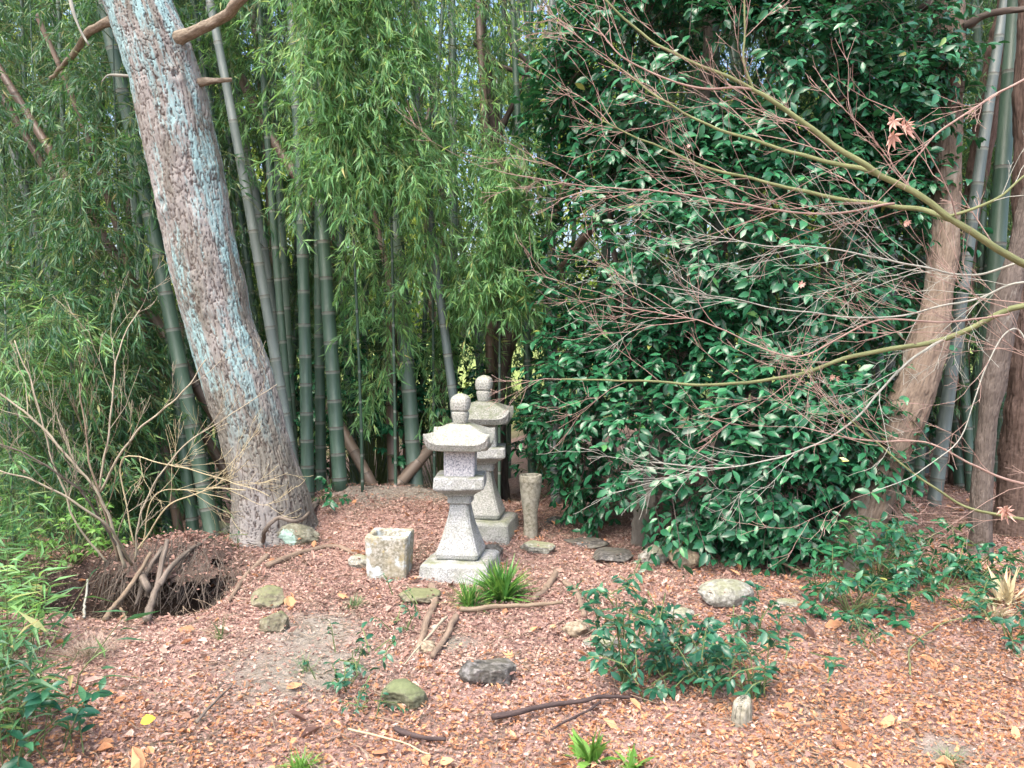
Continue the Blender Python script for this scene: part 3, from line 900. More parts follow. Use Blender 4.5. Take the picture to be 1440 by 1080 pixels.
def on_trunk(px, py):
    """angle and arc position of the trunk where the photo pixel meets it"""
    best = None
    for kk in range(0, 700, 6):
        for a in np.linspace(0, 2 * math.pi, 48, endpoint=False):
            nrml = u_[kk] * math.cos(a) + w_[kk] * math.sin(a)
            q = pts[kk] + nrml * sp[kk, 3]
            if np.dot(nrml, q - CAM) > 0.08 * np.linalg.norm(q - CAM): continue
            dq = q - CAM; z = np.dot(dq, FW)
            e = math.hypot(720 + FPX * np.dot(dq, RT) / z - px, 540 - FPX * np.dot(dq, UP) / z - py)
            if best is None or e < best[0]: best = (e, a, sl_[kk], q, nrml)
    return best
KNOTS = []
for px, py, kr, ka in [(232, 282, .10, .05), (245, 108, .07, .03), (228, 252, .05, .02), (292, 165, .05, .025), (302, 235, .05, .025), (340, 475, .05, .02), (258, 58, .09, .04)]:
    e = on_trunk(px, py)
    KNOTS.append((e[1], e[2], kr, ka))
mb = MB()
tube(mb, pts, sp[:, 3], 260, disp=tree_disp)
mb.r[-1] = np.append(np.clip(.12 + cache['crack'] * 1.0, 0, 1).ravel(), [1, 1])
part('trunk', mb, M['pine_bark'], root, True)
def limb(name, pl, r0, r1, mat, root, n=70, sides=20):
    mbx = MB()
    p = spline(pl, n)
    p = p + np.stack([fbm(p * 5 + q * 9, 3, q) for q in range(3)], -1) * .035 * np.linspace(.2, 1, n)[:, None]
    def dsp(th, sl, rr):
        tcs = np.stack([rr * np.cos(th), rr * np.sin(th), sl], -1)
        return rr * (.35 * fbm(tcs * np.array([40, 40, 9.0]), 4, 12) + .55 * np.maximum(0, fbm(tcs * 7, 2, 14) - .12)) + .3 * rr * np.exp(-sl / .06)
    tube(mbx, p, np.linspace(r0, r1, n), sides, disp=dsp)
    return part(name, mbx, M[mat], root, True)
e = on_trunk(250, 55)
limb('limb', [e[3] - e[4] * .1, P(255, 52, 5.25), P(300, 30, 5.1), P(335, 5, 4.95), P(385, -60, 4.7), P(450, -180, 4.3)], .042, .026, 'limb_bark', root)
e = on_trunk(160, 25)
limb('limb', [e[3] + np.array([.15, .1, 0]), P(154, 30, 5.5), P(120, 55, 5.7), P(98, 80, 5.9), P(70, 110, 6.2)], .036, .014, 'limb_bark', root)
e = on_trunk(280, 116)
limb('branch_stub', [e[3] - e[4] * .08, P(290, 115, 5.35), P(308, 114, 5.35), P(325, 112, 5.37)], .026, .012, 'limb_bark', root, 20)
limb('dead_twig', [P(185, 108, 5.5), P(165, 107, 5.5), P(152, 108, 5.5), P(142, 116, 5.5)], .009, .004, 'twig_grey', root, 20, 8)
limb('dead_twig', [P(96, -10, 5.0), P(108, 30, 5.0), P(122, 62, 5.0)], .010, .006, 'twig_grey', root, 10, 6)

# ------------------------------------------------------------------ stone lanterns
def sq_ring(hw, z, c=.02, m=6, up=0.0, pw=4):
    """square ring with small rounded corners; up lifts the corners"""
    pts = []
    for k in range(4):
        a = k * math.pi / 2 - math.pi / 2
        dx, dy = math.cos(a), math.sin(a); tx, ty = -dy, dx
        for q in range(m):
            s = -1 + 2 * q / (m - 1)
            l = s * (hw - c)
            pts.append((dx * hw + tx * l, dy * hw + ty * l, z + up * abs(s) ** pw))
    return pts

def loft(mb, rings, mat=0):
    rings = np.asarray(rings, float); k, m, _ = rings.shape
    i = np.arange(k - 1)[:, None] * m; j = np.arange(m)[None]; j2 = (j + 1) % m
    q = np.stack([i + j, i + j2, i + m + j2, i + m + j], -1).reshape(-1, 4)
    v = np.vstack([rings.reshape(-1, 3), rings[0].mean(0), rings[-1].mean(0)])
    a = np.arange(m); b = (a + 1) % m
    tr = np.vstack([np.stack([np.full(m, k * m), b, a], -1), np.stack([np.full(m, k * m + 1), (k - 1) * m + a, (k - 1) * m + b], -1)])
    mb.add(v, q, tr, .5, None, mat)

def block(levels, c=.012, m=10):
    mbx = MB()
    loft(mbx, [sq_ring(h, z, c, m) for h, z in levels])
    return mbx

def wobble(mbx, a, f, seed):
    for k in range(len(mbx.v)):
        v = mbx.v[k]
        mbx.v[k] = v + np.stack([fbm(v * f + q * 7.1 + seed, 3, seed + q) for q in range(3)], -1) * a

def lantern(loc, yaw, s, label, mossy):
    root = thing('stone_lantern', label, 'stone lantern', loc, 'stone lanterns on the mound')
    root.rotation_euler = (0, 0, yaw); root.scale = (s, s, s)
    g = M['granite_worn'] if mossy else M['granite']
    def put(name, mbx, mat, wob=.006, seed=1, turn=0):
        wobble(mbx, wob, 9, seed)
        o = make(name, mbx, mat, root); o.rotation_euler = (0, 0, R(turn))
        return o
    put('base', block([(.225, -.12), (.222, .0), (.212, .085), (.205, .095), (.19, .105), (.1, .108)]), g, .01, 2)
    lv = [(.10, .104), (.122, .108), (.134, .122), (.137, .145)]
    for q in np.linspace(0, 1, 14)[1:]:
        lv.append((.137 - .078 * (1 - (1 - q) ** 1.45), .145 + .315 * q))
    put('shaft', block(lv, .014), g, .005, 3, 1)
    put('collar', block([(.05, .455), (.071, .458), (.074, .463), (.074, .508), (.071, .512), (.05, .513)]), M['granite'], .004, 4, 5)
    put('shelf', block([(.07, .508), (.092, .512), (.098, .522), (.148, .556), (.157, .562), (.160, .57), (.156, .628), (.152, .634), (.1, .637)]), M['granite'], .006, 5, 9)
    put('fire_box', block([(.08, .632), (.094, .634), (.096, .64), (.097, .80), (.09, .812)], .008), M['granite_clean'] if not mossy else M['granite'], .002, 6, 8)
    mbx = MB(); m = 17
    rings = [sq_ring(.10, .803, .01, m, 0), sq_ring(.178, .805, .004, m, .010, 6), sq_ring(.188, .808, .003, m, .026, 6), sq_ring(.206, .846, .003, m, .06, 6), sq_ring(.203, .853, .003, m, .063, 6)]
    for q in np.linspace(0, 1, 11)[1:]:
        rings.append(sq_ring(.203 - .143 * q, .853 + .107 * q ** .95 + .014 * math.sin(q * math.pi), .004, m, .063 * (1 - q) ** 3.0, 6))
    rings.append(sq_ring(.03, .962, .006, m, 0))
    loft(mbx, rings)
    put('roof', mbx, M['granite_worn'] if not mossy else M['granite_mossy'], .006, 7, 6)
    def lathe(prof, sides=28):
        mbl = MB()
        th = np.arange(sides) * 2 * math.pi / sides
        # squarish round: the finial is a rounded cube turned on its axis
        k = (np.abs(np.cos(th)) ** 3.2 + np.abs(np.sin(th)) ** 3.2) ** (-1 / 3.2)
        loft(mbl, [np.stack([r * k * np.cos(th), r * k * np.sin(th), z + 0 * th], -1) for r, z in prof])
        return mbl
    put('finial_seat', lathe([(.03, .955), (.040, .958), (.046, .975), (.053, 1.015), (.054, 1.03), (.046, 1.037), (.03, 1.04)]), M['granite_worn'], .006, 8)
    put('finial_ball', lathe([(.02, 1.034), (.045, 1.037), (.058, 1.052), (.062, 1.075), (.062, 1.1), (.057, 1.122), (.043, 1.138), (.022, 1.147), (.005, 1.15)]), M['granite_worn'], .007, 9)
    for c in root.children:
        for pl in c.data.polygons: pl.use_smooth = False
    return root
pA = G(648, 806); pA[1] += .02
lantern(pA, R(-10), 1.0, 'front stone lantern, nearer of the pair, with clean speckled granite fire box', False)
pB = G(681, 747)
lantern(pB, R(-10), 1.0, 'rear stone lantern with dark mossy roof, half hidden behind the nearer one', True)

# ------------------------------------------------------------------ stone basin and flower post
pc = G(549, 806)
root = thing('stone_basin', 'square hollowed stone basin with ochre and pale lichen left of the front lantern', 'stone basin', pc)
root.rotation_euler = (0, 0, R(-4))
mb = MB(); m = 10
rings = [sq_ring(.112, -.08, .012, m), sq_ring(.118, .0, .012, m), sq_ring(.131, .255, .012, m), sq_ring(.129, .268, .012, m), sq_ring(.124, .272, .012, m),
         sq_ring(.100, .272, .03, m), sq_ring(.095, .266, .03, m), sq_ring(.085, .20, .03, m), sq_ring(.05, .185, .02, m)]
for q in rings:
    for k in range(len(q)): q[k] = (q[k][0], q[k][1], q[k][2] - (.015 if q[k][2] > .1 else 0))
loft(mb, rings); wobble(mb, .012, 11, 31)
make('bowl', mb, M['basin_stone'], root)

pp_ = G(746, 754)
root = thing('flower_post', 'round grey green stone flower post with hollow top behind the lanterns', 'stone post', pp_)
mb = MB()
sides = 36; th = np.arange(sides) * 2 * math.pi / sides
prof = [(.048, -.05), (.052, 0), (.050, .08), (.052, .16), (.065, .26), (.077, .34), (.083, .40), (.085, .405), (.085, .415), (.086, .45), (.084, .458), (.068, .458), (.064, .452), (.060, .36), (.02, .35)]
loft(mb, [np.stack([r * np.cos(th), r * np.sin(th), z + 0 * th], -1) for r, z in prof]); wobble(mb, .007, 10, 33)
make('shaft', mb, M['post_stone'], root, True)

# ------------------------------------------------------------------ stones
def ico(n=4):
    import bmesh
    bm = bmesh.new(); bmesh.ops.create_icosphere(bm, subdivisions=n, radius=1)
    v = np.array([w.co[:] for w in bm.verts]); f = np.array([[w.index for w in fc.verts] for fc in bm.faces]); bm.free()
    return v, f
ICO = ico(5)
ROCKPTS = []
def rock(cx, cy, w, h, mat, label, dep=.7, seed=0, sink=.35, yaw=0, facets=9, flat=False, name='rock', rough=.07):
    """stone centred on photo column cx with its foot on row cy; w, h in photo pixels"""
    p = G(cx, cy)
    d = depth_of(p)
    h *= 1.2
    a = w / FPX * d / 2; hh = h / FPX * d
    g = np.random.default_rng(seed + 100)
    v, f = ICO
    v = v.copy()
    nrmls = nrm(g.normal(size=(facets, 3)) * np.array([1, 1, .8]))
    offs = g.uniform(.62, .9, facets)
    if flat:
        nrmls = np.vstack([nrmls, nrm(np.array([g.normal(0, .12), -.12 + g.normal(0, .08), 1.0]))]); offs = np.append(offs, .5)
    for k in range(len(offs)):
        ex = np.maximum(0, v @ nrmls[k] - offs[k])
        v -= ex[:, None] * nrmls[k]
    v += nrm(v) * (fbm(v * 2.2 + seed, 4, seed) * rough * 1.6 + fbm(v * 9 + seed, 4, seed + 3) * rough * .8)[:, None]
    mn, mx = v.min(0), v.max(0)
    v = (v - (mn + mx) / 2) / (mx - mn) * 2
    H = hh / (1 + 1 - sink)          # half height so that what shows above ground is about hh
    cdep = a * dep
    # part of the apparent height is the top seen from above
    ang = math.atan2(1.5 - p[2], d)
    vis = max(hh * math.cos(ang) - 2 * cdep * math.sin(ang) * .8, hh * .35)
    H = vis / (2 - sink)
    v = v * np.array([a, cdep, H])
    c, s = math.cos(yaw), math.sin(yaw)
    v = np.stack([v[:, 0] * c - v[:, 1] * s, v[:, 0] * s + v[:, 1] * c, v[:, 2] + H * (1 - sink)], -1)
    vw = v + p + np.array([0, cdep * .8, 0])
    ok = np.where(vw[:, 2] > height(vw[:, 0], vw[:, 1]) + .004)[0]
    top = (nrm(v)[:, 2] > .25)
    if len(ok):
        pk = g.choice(ok, int(10 + 500 * a * cdep * 4))
        pk = pk[top[pk] & ((g.uniform(size=len(pk)) < .12) | (vw[pk, 2] < vw[:, 2].max() - H * .55))]
        ROCKPTS.append(vw[pk])
    mb = MB(); mb.add(vw, None, f)
    o = make(name, mb, M[mat], None, True, p)
    tag(o, label, 'stone')
    return o
rock(414, 768, 66, 34, 'rock_lichen', 'boxy grey green stone with a pale lichen patch at the foot of the big tree', .6, 1, .25, facets=14)
rock(372, 857, 48, 34, 'rock_mossy', 'mossy flat stone on the slope below the lichen stone, upper of two', .8, 2, .5, .2)
rock(381, 892, 42, 34, 'rock_mossy', 'mossy flat stone on the slope, lower of two left of the bare patch', .8, 3, .5, -.2)
rock(505, 800, 36, 20, 'rock_grey', 'small grey stone touching the left side of the basin', .7, 4, .4)
rock(588, 852, 62, 26, 'rock_mossy', 'low mossy stone half buried in front of the basin and lantern base', .8, 5, .5, flat=True)
rock(566, 1003, 68, 52, 'rock_olive', 'olive green mossy stone lying alone in the foreground leaves', .8, 6, .4, .2)
rock(685, 966, 84, 42, 'rock_dark', 'flat dark wet stone in the foreground, right of the mossy olive one', .6, 7, .5, .1, flat=True)
rock(812, 899, 46, 28, 'rock_brown', 'small tan mossy stone left of the big holly seedling', .8, 8, .4)
rock(846, 916, 52, 22, 'rock_grey', 'low grey stone partly under the big holly seedling', .7, 9, .5, flat=True)
rock(757, 780, 52, 20, 'rock_grey', 'flat grey slab in front of the stone flower post', .8, 10, .4, flat=True)
rock(826, 772, 66, 15, 'rock_dark', 'slanting dark slate slab, left of two by the glossy shrub', .6, 11, .35, -.35, flat=True)
rock(864, 794, 58, 22, 'rock_dark', 'dark angular slate block, right of two by the glossy shrub', .9, 12, .3, .2, flat=True)
rock(922, 797, 46, 30, 'rock_grey', 'grey squared stone under the glossy shrub beside its trunk', .8, 13, .35)
rock(965, 802, 44, 30, 'rock_brown', 'brown round stone under the leaves of the glossy shrub', .8, 14, .3)
rock(1026, 856, 84, 44, 'rock_grey', 'large smooth grey green boulder in front of the glossy shrub', .7, 15, .4, .25, facets=6, rough=.04)
rock(957, 876, 44, 22, 'rock_grey', 'low grey stone between the holly seedlings', .7, 16, .5)
rock(1110, 856, 40, 14, 'rock_grey', 'flat little stone right of the large boulder', .7, 17, .5, flat=True)
rock(783, 740, 38, 14, 'rock_dark', 'dark small stone right behind the flower post', .7, 18, .4)
rock(690, 792, 36, 26, 'rock_dark', 'dark stone tucked against the right side of the front lantern base', .7, 19, .4)
rock(600, 922, 40, 22, 'rock_brown', 'small brown stone beside the exposed root', .8, 21, .5)
rock(300, 760, 60, 26, 'rock_grey', 'grey rounded stone at the foot of the culms left of the big tree', .7, 23, .4)
rock(268, 772, 46, 28, 'rock_dark', 'dark stone at the upper edge of the hollow under the bamboo', .7, 24, .4)
rp = np.concatenate(ROCKPTS)
n = len(rp)
mb = MB()
th = rng.uniform(0, 6.28, n)
L = rng.uniform(.014, .034, n)
leaves(mb, rp + UPV * .003 , np.stack([np.cos(th), np.sin(th), rng.normal(0, .2, n)], -1), UPV + rv(n, .25), L, L * rng.uniform(.3, .7, n), rng.uniform(.05, .9, n), CURL, rng.uniform(0, 1.4, n))
tag(make('leaf_litter', mb, M['litter']), 'fallen leaves lying on and banked against the stones', 'leaf litter', kind='stuff')
# small broken concrete stub
p = G(1042, 1018)
root = thing('stone_stub', 'short grey broken stump of a stone pipe in front of the right-hand holly', 'stone stub', p)
mb = MB()
loft(mb, [np.stack([r * np.cos(th), r * np.sin(th), z + .014 * np.sin(th + 1) * (z > .03)], -1) for r, z in [(.03, -.03), (.04, 0), (.036, .05), (.033, .085), (.029, .09), (.02, .088)]])
wobble(mb, .01, 14, 40)
make('stub', mb, M['post_stone'], root, True)

# earth bank overhanging the hollow
def bank():
    nu, nv = 90, 44
    uu = np.linspace(0, 2 * math.pi, nu); vv_ = np.linspace(-.5, math.pi / 2, nv)
    U, V = np.meshgrid(uu, vv_)
    d = np.stack([np.cos(U) * np.cos(V), np.sin(U) * np.cos(V), np.sin(V)], -1)
    k = 1 + .30 * fbm(d * 1.7 + 4, 3, 301) + .12 * fbm(d * 6, 3, 302)
    c = np.array([-2.22, 5.32, -.27])
    v = c + d * k[..., None] * np.array([.60, .52, .38])
    # lip over the open side that faces the clearing
    open_ = (d[..., 1] < -.25 + .2 * fbm(d * 4, 2, 303)) & (d[..., 0] < .62) & (v[..., 2] < -.02 + .12 * fbm(d * 5 + 2, 2, 304))
    mbx = MB()
    i = np.arange(nv - 1)[:, None] * nu + np.arange(nu - 1)[None]
    q = np.stack([i, i + 1, i + nu + 1, i + nu], -1)
    keep = ~(open_[:-1, :-1] | open_[1:, 1:])
    outer = v.reshape(-1, 3); inner = (c + (v - c) * .9).reshape(-1, 3)
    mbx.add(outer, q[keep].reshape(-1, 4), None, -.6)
    mbx.add(inner, q[keep].reshape(-1, 4)[:, ::-1], None, -1)  # painted shade again: inner face takes the darkest soil tone, outer less
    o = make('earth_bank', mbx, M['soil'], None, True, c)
    tag(o, 'dark overhanging bank of earth and roots above the hollow at left', 'earth bank', kind='structure')
    # litter and dead needles on it
    sel = (d[..., 2] > .12) & ~open_
    pts_ = v[sel]; nn = nrm(d / np.array([.62, .56, .46]))[sel]
    n = 3000; ii = rng.integers(0, len(pts_), n)
    p = pts_[ii] + rv(n, .02) + nn[ii] * .008
    th = rng.uniform(0, 6.28, n)
    mb_ = MB(); L = rng.uniform(.014, .036, n)
    leaves(mb_, p, np.stack([np.cos(th), np.sin(th), rng.normal(-.2, .3, n)], -1), nn[ii] + rv(n, .35), L, L * rng.uniform(.2, .6, n), rng.uniform(.0, .6, n), CURL, rng.uniform(0, 1.4, n))
    tag(make('leaf_litter', mb_, M['litter']), 'brown leaves scattered over the bank above the hollow', 'leaf litter', kind='stuff')
    lip = pts_[(pts_[:, 1] < 5.15)]
    n = 520; a = lip[rng.integers(0, len(lip), n)] + rv(n, .03)
    L = rng.uniform(.10, .30, n)
    dv = nrm(np.stack([rng.normal(-.2, .5, n), rng.normal(-.25, .25, n), np.full(n, -.8)], -1)) * L[:, None]
    mb_ = MB(); multitube(mb_, np.stack([a + UPV * .04, a + dv * .5 - np.array([0, .02, 0]), a + dv], 1), rng.uniform(.0008, .003, n)[:, None] * np.ones((1, 3)), 4)
    tag(make('hanging_rootlets', mb_, M['log_grey']), 'fine dead rootlets and needles hanging over the hollow', 'roots', kind='stuff')
bank()

# ------------------------------------------------------------------ sticks and roots on the ground
def stick(pl, w0, w1, mat, label, lift=.008, name='stick', cat='stick', sink=False, pix=True):
    pts = []
    for q in pl:
        if len(q) == 3: pts.append(P(*q))
        else:
            g = G(*q); g[2] += lift + .018; pts.append(g)
    d = depth_of(pts[0])
    n = 30
    p = spline(pts, n)
    p = p + np.stack([fbm(p * 11 + q * 5, 2, q + 50) for q in range(3)], -1) * .012
    r = np.linspace(w0, w1, n) / 2 / FPX * d * (1 + .18 * fbm(p * 25, 2, 61))
    mb = MB(); tube(mb, p, r, 9)
    o = make(name, mb, M[mat], None, True, pts[0])
    return tag(o, label, cat)
stick([(648, 868), (700, 863), (745, 860), (792, 857)], 8, 5, 'twig_tan', 'pale peeled stick lying crosswise below the grass tuft', .02)
stick([(607, 828), (613, 848), (601, 880), (590, 918)], 11, 8, 'root_bark', 'exposed brown root running down in front of the front lantern', .0, 'root', 'root')
stick([(642, 872), (628, 898), (608, 930)], 10, 7, 'root_bark', 'short thick root right of the longer exposed root', .0, 'root', 'root')
stick([(628, 878), (600, 908), (568, 948)], 4, 2, 'twig_pale', 'thin pale stick laid slantwise across the exposed roots', .02)
stick([(783, 806), (768, 832), (750, 848)], 11, 7, 'root_bark', 'knobbly root right of the grass tuft', .0, 'root', 'root')
stick([(793, 822), (812, 842), (821, 872)], 9, 7, 'root_bark', 'curved root leading down to the small tan stone', .0, 'root', 'root')
stick([(692, 1022), (760, 1008), (830, 996), (888, 992)], 9, 5, 'wet_wood', 'dark wet branch lying across the foreground leaves', .02)
stick([(845, 1000), (812, 1018), (775, 1037)], 4, 3, 'wet_wood', 'thin dark twig forking down from the wet branch', .012)
stick([(555, 1036), (590, 1048), (628, 1050)], 8, 5, 'wet_wood', 'short dark rotten branch at the lower edge of the foreground', .01)
stick([(490, 1040), (545, 1052), (605, 1078)], 3, 2, 'straw', 'long pale straw stalk at the bottom of the foreground', .02)
stick([(278, 1028), (300, 1002), (328, 972)], 5, 3, 'log_grey', 'thin grey twig lying in the pink leaves at lower left', .015)
stick([(370, 768), (374, 745, 5.3), (392, 728, 5.3), (420, 733, 5.3), (446, 712)], 6, 5, 'log_grey', 'looping dry vine arched over the lichen stone', .0, 'vine', 'vine')
stick([(446, 712), (420, 738), (400, 752)], 7, 4, 'log_grey', 'short dead branch leaning at the right foot of the big tree', .03)
stick([(376, 800), (420, 782), (470, 772), (500, 782)], 9, 6, 'root_bark', 'long surface root of the big tree below the lichen stone', .0, 'root', 'root')
stick([(376, 786), (345, 815), (322, 850)], 8, 5, 'root_bark', 'surface root creeping down the slope left of the mossy stones', .0, 'root', 'root')
stick([(148, 878), (180, 828, 4.75), (214, 776, 4.9)], 8, 7, 'twig_tan', 'pale broken stick propped up in the hollow at left', .01)
stick([(168, 846, 4.72), (172, 858, 4.68), (178, 878)], 5, 3, 'twig_tan', 'short side prong below the propped pale stick', .0)
stick([(118, 874), (120, 845, 4.6), (123, 815, 4.7)], 4, 3, 'twig_grey', 'thin upright dead stem rising out of the hollow', .0)
stick([(207, 880), (218, 830, 4.75), (236, 758, 5.0)], 12, 8, 'log_grey', 'weathered grey log leaning against the bank beside the hollow', .02, 'log', 'log')
stick([(222, 822, 4.8), (250, 788, 5.0), (300, 752, 5.5)], 9, 6, 'log_grey', 'rotten log lying along the upper edge of the hollow', .03, 'log', 'log')
stick([(245, 850), (252, 830), (256, 808)], 15, 11, 'log_grey', 'stubby mossy root end right of the leaning weathered log', .02, 'log', 'log')
stick([(190, 775), (200, 810, 4.9), (214, 840, 4.8)], 9, 7, 'log_grey', 'grey root hanging down inside the hollow', .0, 'root', 'root')
stick([(230, 770, 5.1), (210, 800, 4.95), (190, 850, 4.8)], 7, 4, 'log_grey', 'thin root dangling beside the propped pale stick', .0, 'root', 'root')
stick([(1075, 792), (1110, 812), (1145, 828)], 4, 3, 'twig_tan', 'thin bare stem reaching out from under the glossy shrub', .05)
stick([(1240, 800), (1262, 825), (1285, 850)], 4, 3, 'twig_tan', 'fallen thin stem below the curved brown trunk', .03)
stick([(1280, 960), (1282, 920), (1330, 885), (1400, 870)], 3, 2, 'twig_olive', 'long curved stem trailing over the leaves at right', .015)
# one bright yellow leaf
mb = MB(); p = G(205, 1028)
leaves(mb, [p + np.array([-.02, 0, .03])], [[.7, .3, .25]], [[.1, -.6, .8]], .055, .045, .5, OVATE, 1.5)
tag(make('fallen_leaf', mb, M['yellow_leaf'], None, False, p), 'single bright yellow fallen leaf at lower left', 'leaf')

# ------------------------------------------------------------------ glossy camellia
def camellia_sprays(mbl, mbt, C, nout, twigs, k, Lr=(.062, .108), lenr=(.2, .36), flop=.25):
    n = len(C); N_ = n * twigs
    c = np.repeat(C, twigs, 0) + rv(N_, .07)
    d = nrm(np.repeat(nout, twigs, 0) * .9 + rv(N_, .6) + UPV * (.15 - flop * .5))
    ln = rng.uniform(*lenr, N_)
    tip = c + d * ln[:, None] - UPV * (ln * flop)[:, None]
    multitube(mbt, np.stack([c - d * .05, (c + tip) / 2 + UPV * .015, tip], 1), np.array([[.0035, .0025, .0015]]), 3)
    K = N_ * k
    s = np.tile(np.linspace(.25, 1, k), N_) + rng.normal(0, .04, K)
    a = np.repeat(c, k, 0); b = np.repeat(tip, k, 0); dd = np.repeat(d, k, 0)
    side = nrm(np.cross(dd, nrm(UPV + rv(K, .35)))) * np.tile(np.where(np.arange(k) % 2 == 0, 1, -1), N_)[:, None]
    D = nrm(dd * .6 + side * .85 + rv(K, .25) - UPV * .38)
    Nn = nrm(UPV * .8 + np.repeat(np.repeat(nout, twigs, 0), k, 0) * .6 + rv(K, .35))
    L = rng.uniform(*Lr, K)
    rn = np.clip(rng.uniform(0, .82, K) + (rng.uniform(size=K) < .06) * rng.uniform(.1, .3, K), 0, 1)
    leaves(mbl, a + (b - a) * s[:, None], D, Nn, L, L * rng.uniform(.40, .5, K), rn, OVATE, rng.uniform(.5, 1.6, K))

foot = G(906, 766)
root = thing('camellia', 'large dense evergreen shrub with glossy dark leaves right of the lanterns', 'shrub', foot)
ELL = []
for px, py, d, rx, ry, rz in [(1015, 610, 5.95, 1.08, .85, .98), (1100, 660, 5.7, .62, .6, .60), (880, 560, 6.1, .55, .6, .7), (1010, 350, 6.05, 1.2, .9, .95), (1180, 330, 6.2, .6, .6, .8),
                              (1000, 120, 6.1, 1.22, .95, .95), (1190, 110, 6.1, .62, .65, .7), (890, 90, 6.1, .5, .7, .6), (1040, -120, 6.2, 1.35, 1.0, .9), (870, 330, 6.1, .55, .6, .6)]:
    ELL.append((P(px, py, d), np.array([rx, ry, rz])))
Cs, Ns = [], []
for c, r in ELL:
    n = int(78 * (r[0] * r[2] + r[1] * r[2] + r[0] * r[1]) / 1.0 * 1.5)
    u = nrm(rv(n))
    u[:, 1] = np.where((u[:, 1] > .35) & (rng.uniform(size=n) < .75), -u[:, 1], u[:, 1])
    rad = rng.uniform(.62, 1.04, n) ** .6 * (1 + .34 * fbm(u * 2.3 + c, 2, 77))
    q = c + u * r * rad[:, None]
    inside = np.zeros(n, bool)
    for c2, r2 in ELL:
        if c2 is c: continue
        inside |= (np.linalg.norm((q - c2) / r2, axis=1) < .8)
    hole = fbm(q * np.array([1.9, 1.9, 2.8]) + 5, 2, 99) < -.13           # gaps where the dark inside shows
    qz = (q - CAM) @ FW; qx = 720 + FPX * q[:, 0] / qz; qy = 540 - FPX * ((q - CAM) @ UP) / qz
    bare_foot = (qx > 856) & (qx < 950) & (qy > 655)      # open underside where the stem shows
    ok = ~inside & ~hole & ~bare_foot & (q[:, 2] > .12) & (q[:, 1] > 4.6)
    Cs.append(q[ok]); Ns.append(nrm(u / r)[ok])
C = np.concatenate(Cs); Nn = np.concatenate(Ns)
mbl, mbt = MB(), MB()
camellia_sprays(mbl, mbt, C, Nn, 6, 7)
part('foliage', mbl, M['camellia_leaf'], root, True)
part('twigs', mbt, M['bark_dark'], root)
limb('trunk', [foot - UPV * .1, foot + UPV * .02, P(908, 705, 5.55), P(920, 640, 5.8), P(950, 560, 5.95), P(975, 400, 6.0), P(990, 150, 6.1), P(1000, -80, 6.15)], .088, .03, 'camellia_bark', root)
for pl in ([P(1000, 780, 5.95), P(1020, 650, 6.0), P(1080, 450, 6.05), P(1120, 250, 6.1)], [P(950, 600, 5.95), P(900, 480, 6.0), P(860, 330, 6.05), P(850, 120, 6.05)],
           [P(975, 400, 6.0), P(1060, 300, 6.0), P(1160, 180, 6.1), P(1220, 60, 6.15)], [P(1020, 650, 6.0), P(1110, 620, 5.9), P(1180, 540, 5.9)],
           [P(985, 250, 6.0), P(900, 160, 6.0), P(830, 60, 6.1)]):
    limb('limb', pl, .035, .012, 'bark_dark', root, 24, 8)

def broadleaf(foot, h, w, label, n, mat='holly_leaf', name='evergreen_seedling', Lr=(.04, .065), twigs=3, k=6, stems=5, low=.15, cat='shrub', stem='stem_green', group=None):
    """small leafy evergreen: stems from the foot, sprays of leaves on top and sides"""
    foot = np.asarray(foot, float)
    root = thing(name, label, cat, foot, group)
    mbl, mbt = MB(), MB()
    a = rng.uniform(0, 2 * math.pi, n); rr = np.sqrt(rng.uniform(0, 1, n)) * w / 2
    z = rng.uniform(low, 1, n) ** .8 * h * np.clip(1.08 - (rr / (w / 2)) ** 2 * .55, .2, 1)
    C = foot + np.stack([np.cos(a) * rr, np.sin(a) * rr * .8, z], -1)
    nout = nrm(np.stack([np.cos(a) * .8, np.sin(a) * .8 - .3, np.full(n, .7)], -1))
    camellia_sprays(mbl, mbt, C, nout, twigs, k, Lr, (.05, .13), .12)
    st = np.repeat(foot[None], n, 0) + rv(n, .015) * np.array([1, 1, 0])
    mid = st * .45 + C * .55 + np.array([0, 0, .15]) * (h * .3)
    multitube(mbt, np.stack([st - UPV * .02, mid, C], 1), np.array([[.004, .003, .002]]), 4)
    part('foliage', mbl, M[mat], root, True)
    part('stems', mbt, M[stem], root)
def gpx(px, py, w, h):
    g = G(px, py); d = depth_of(g)
    return g, w / FPX * d, h / FPX * d
for px, py, w, h, lab, n in [
    (878, 965, 72, 140, 'tall holly seedling with glossy leaves, largest in the foreground right of centre', 40),
    (940, 952, 55, 95, 'bushy holly seedling just right of the tall one', 26),
    (985, 968, 70, 70, 'low holly seedling in the middle between the tall one and the right-hand one', 18),
    (1062, 985, 80, 62, 'low spreading holly seedling, rightmost in the foreground above the stone stub', 26),
    (1068, 893, 75, 46, 'small leafy holly seedling below the large grey green boulder', 14),
    (1000, 935, 50, 50, 'small holly seedling behind the low spreading one', 10)]:
    g, w_m, h_m = gpx(px, py, w, h)
    broadleaf(g, h_m, w_m, lab, max(5, int(n * .38)), Lr=(.038, .066))
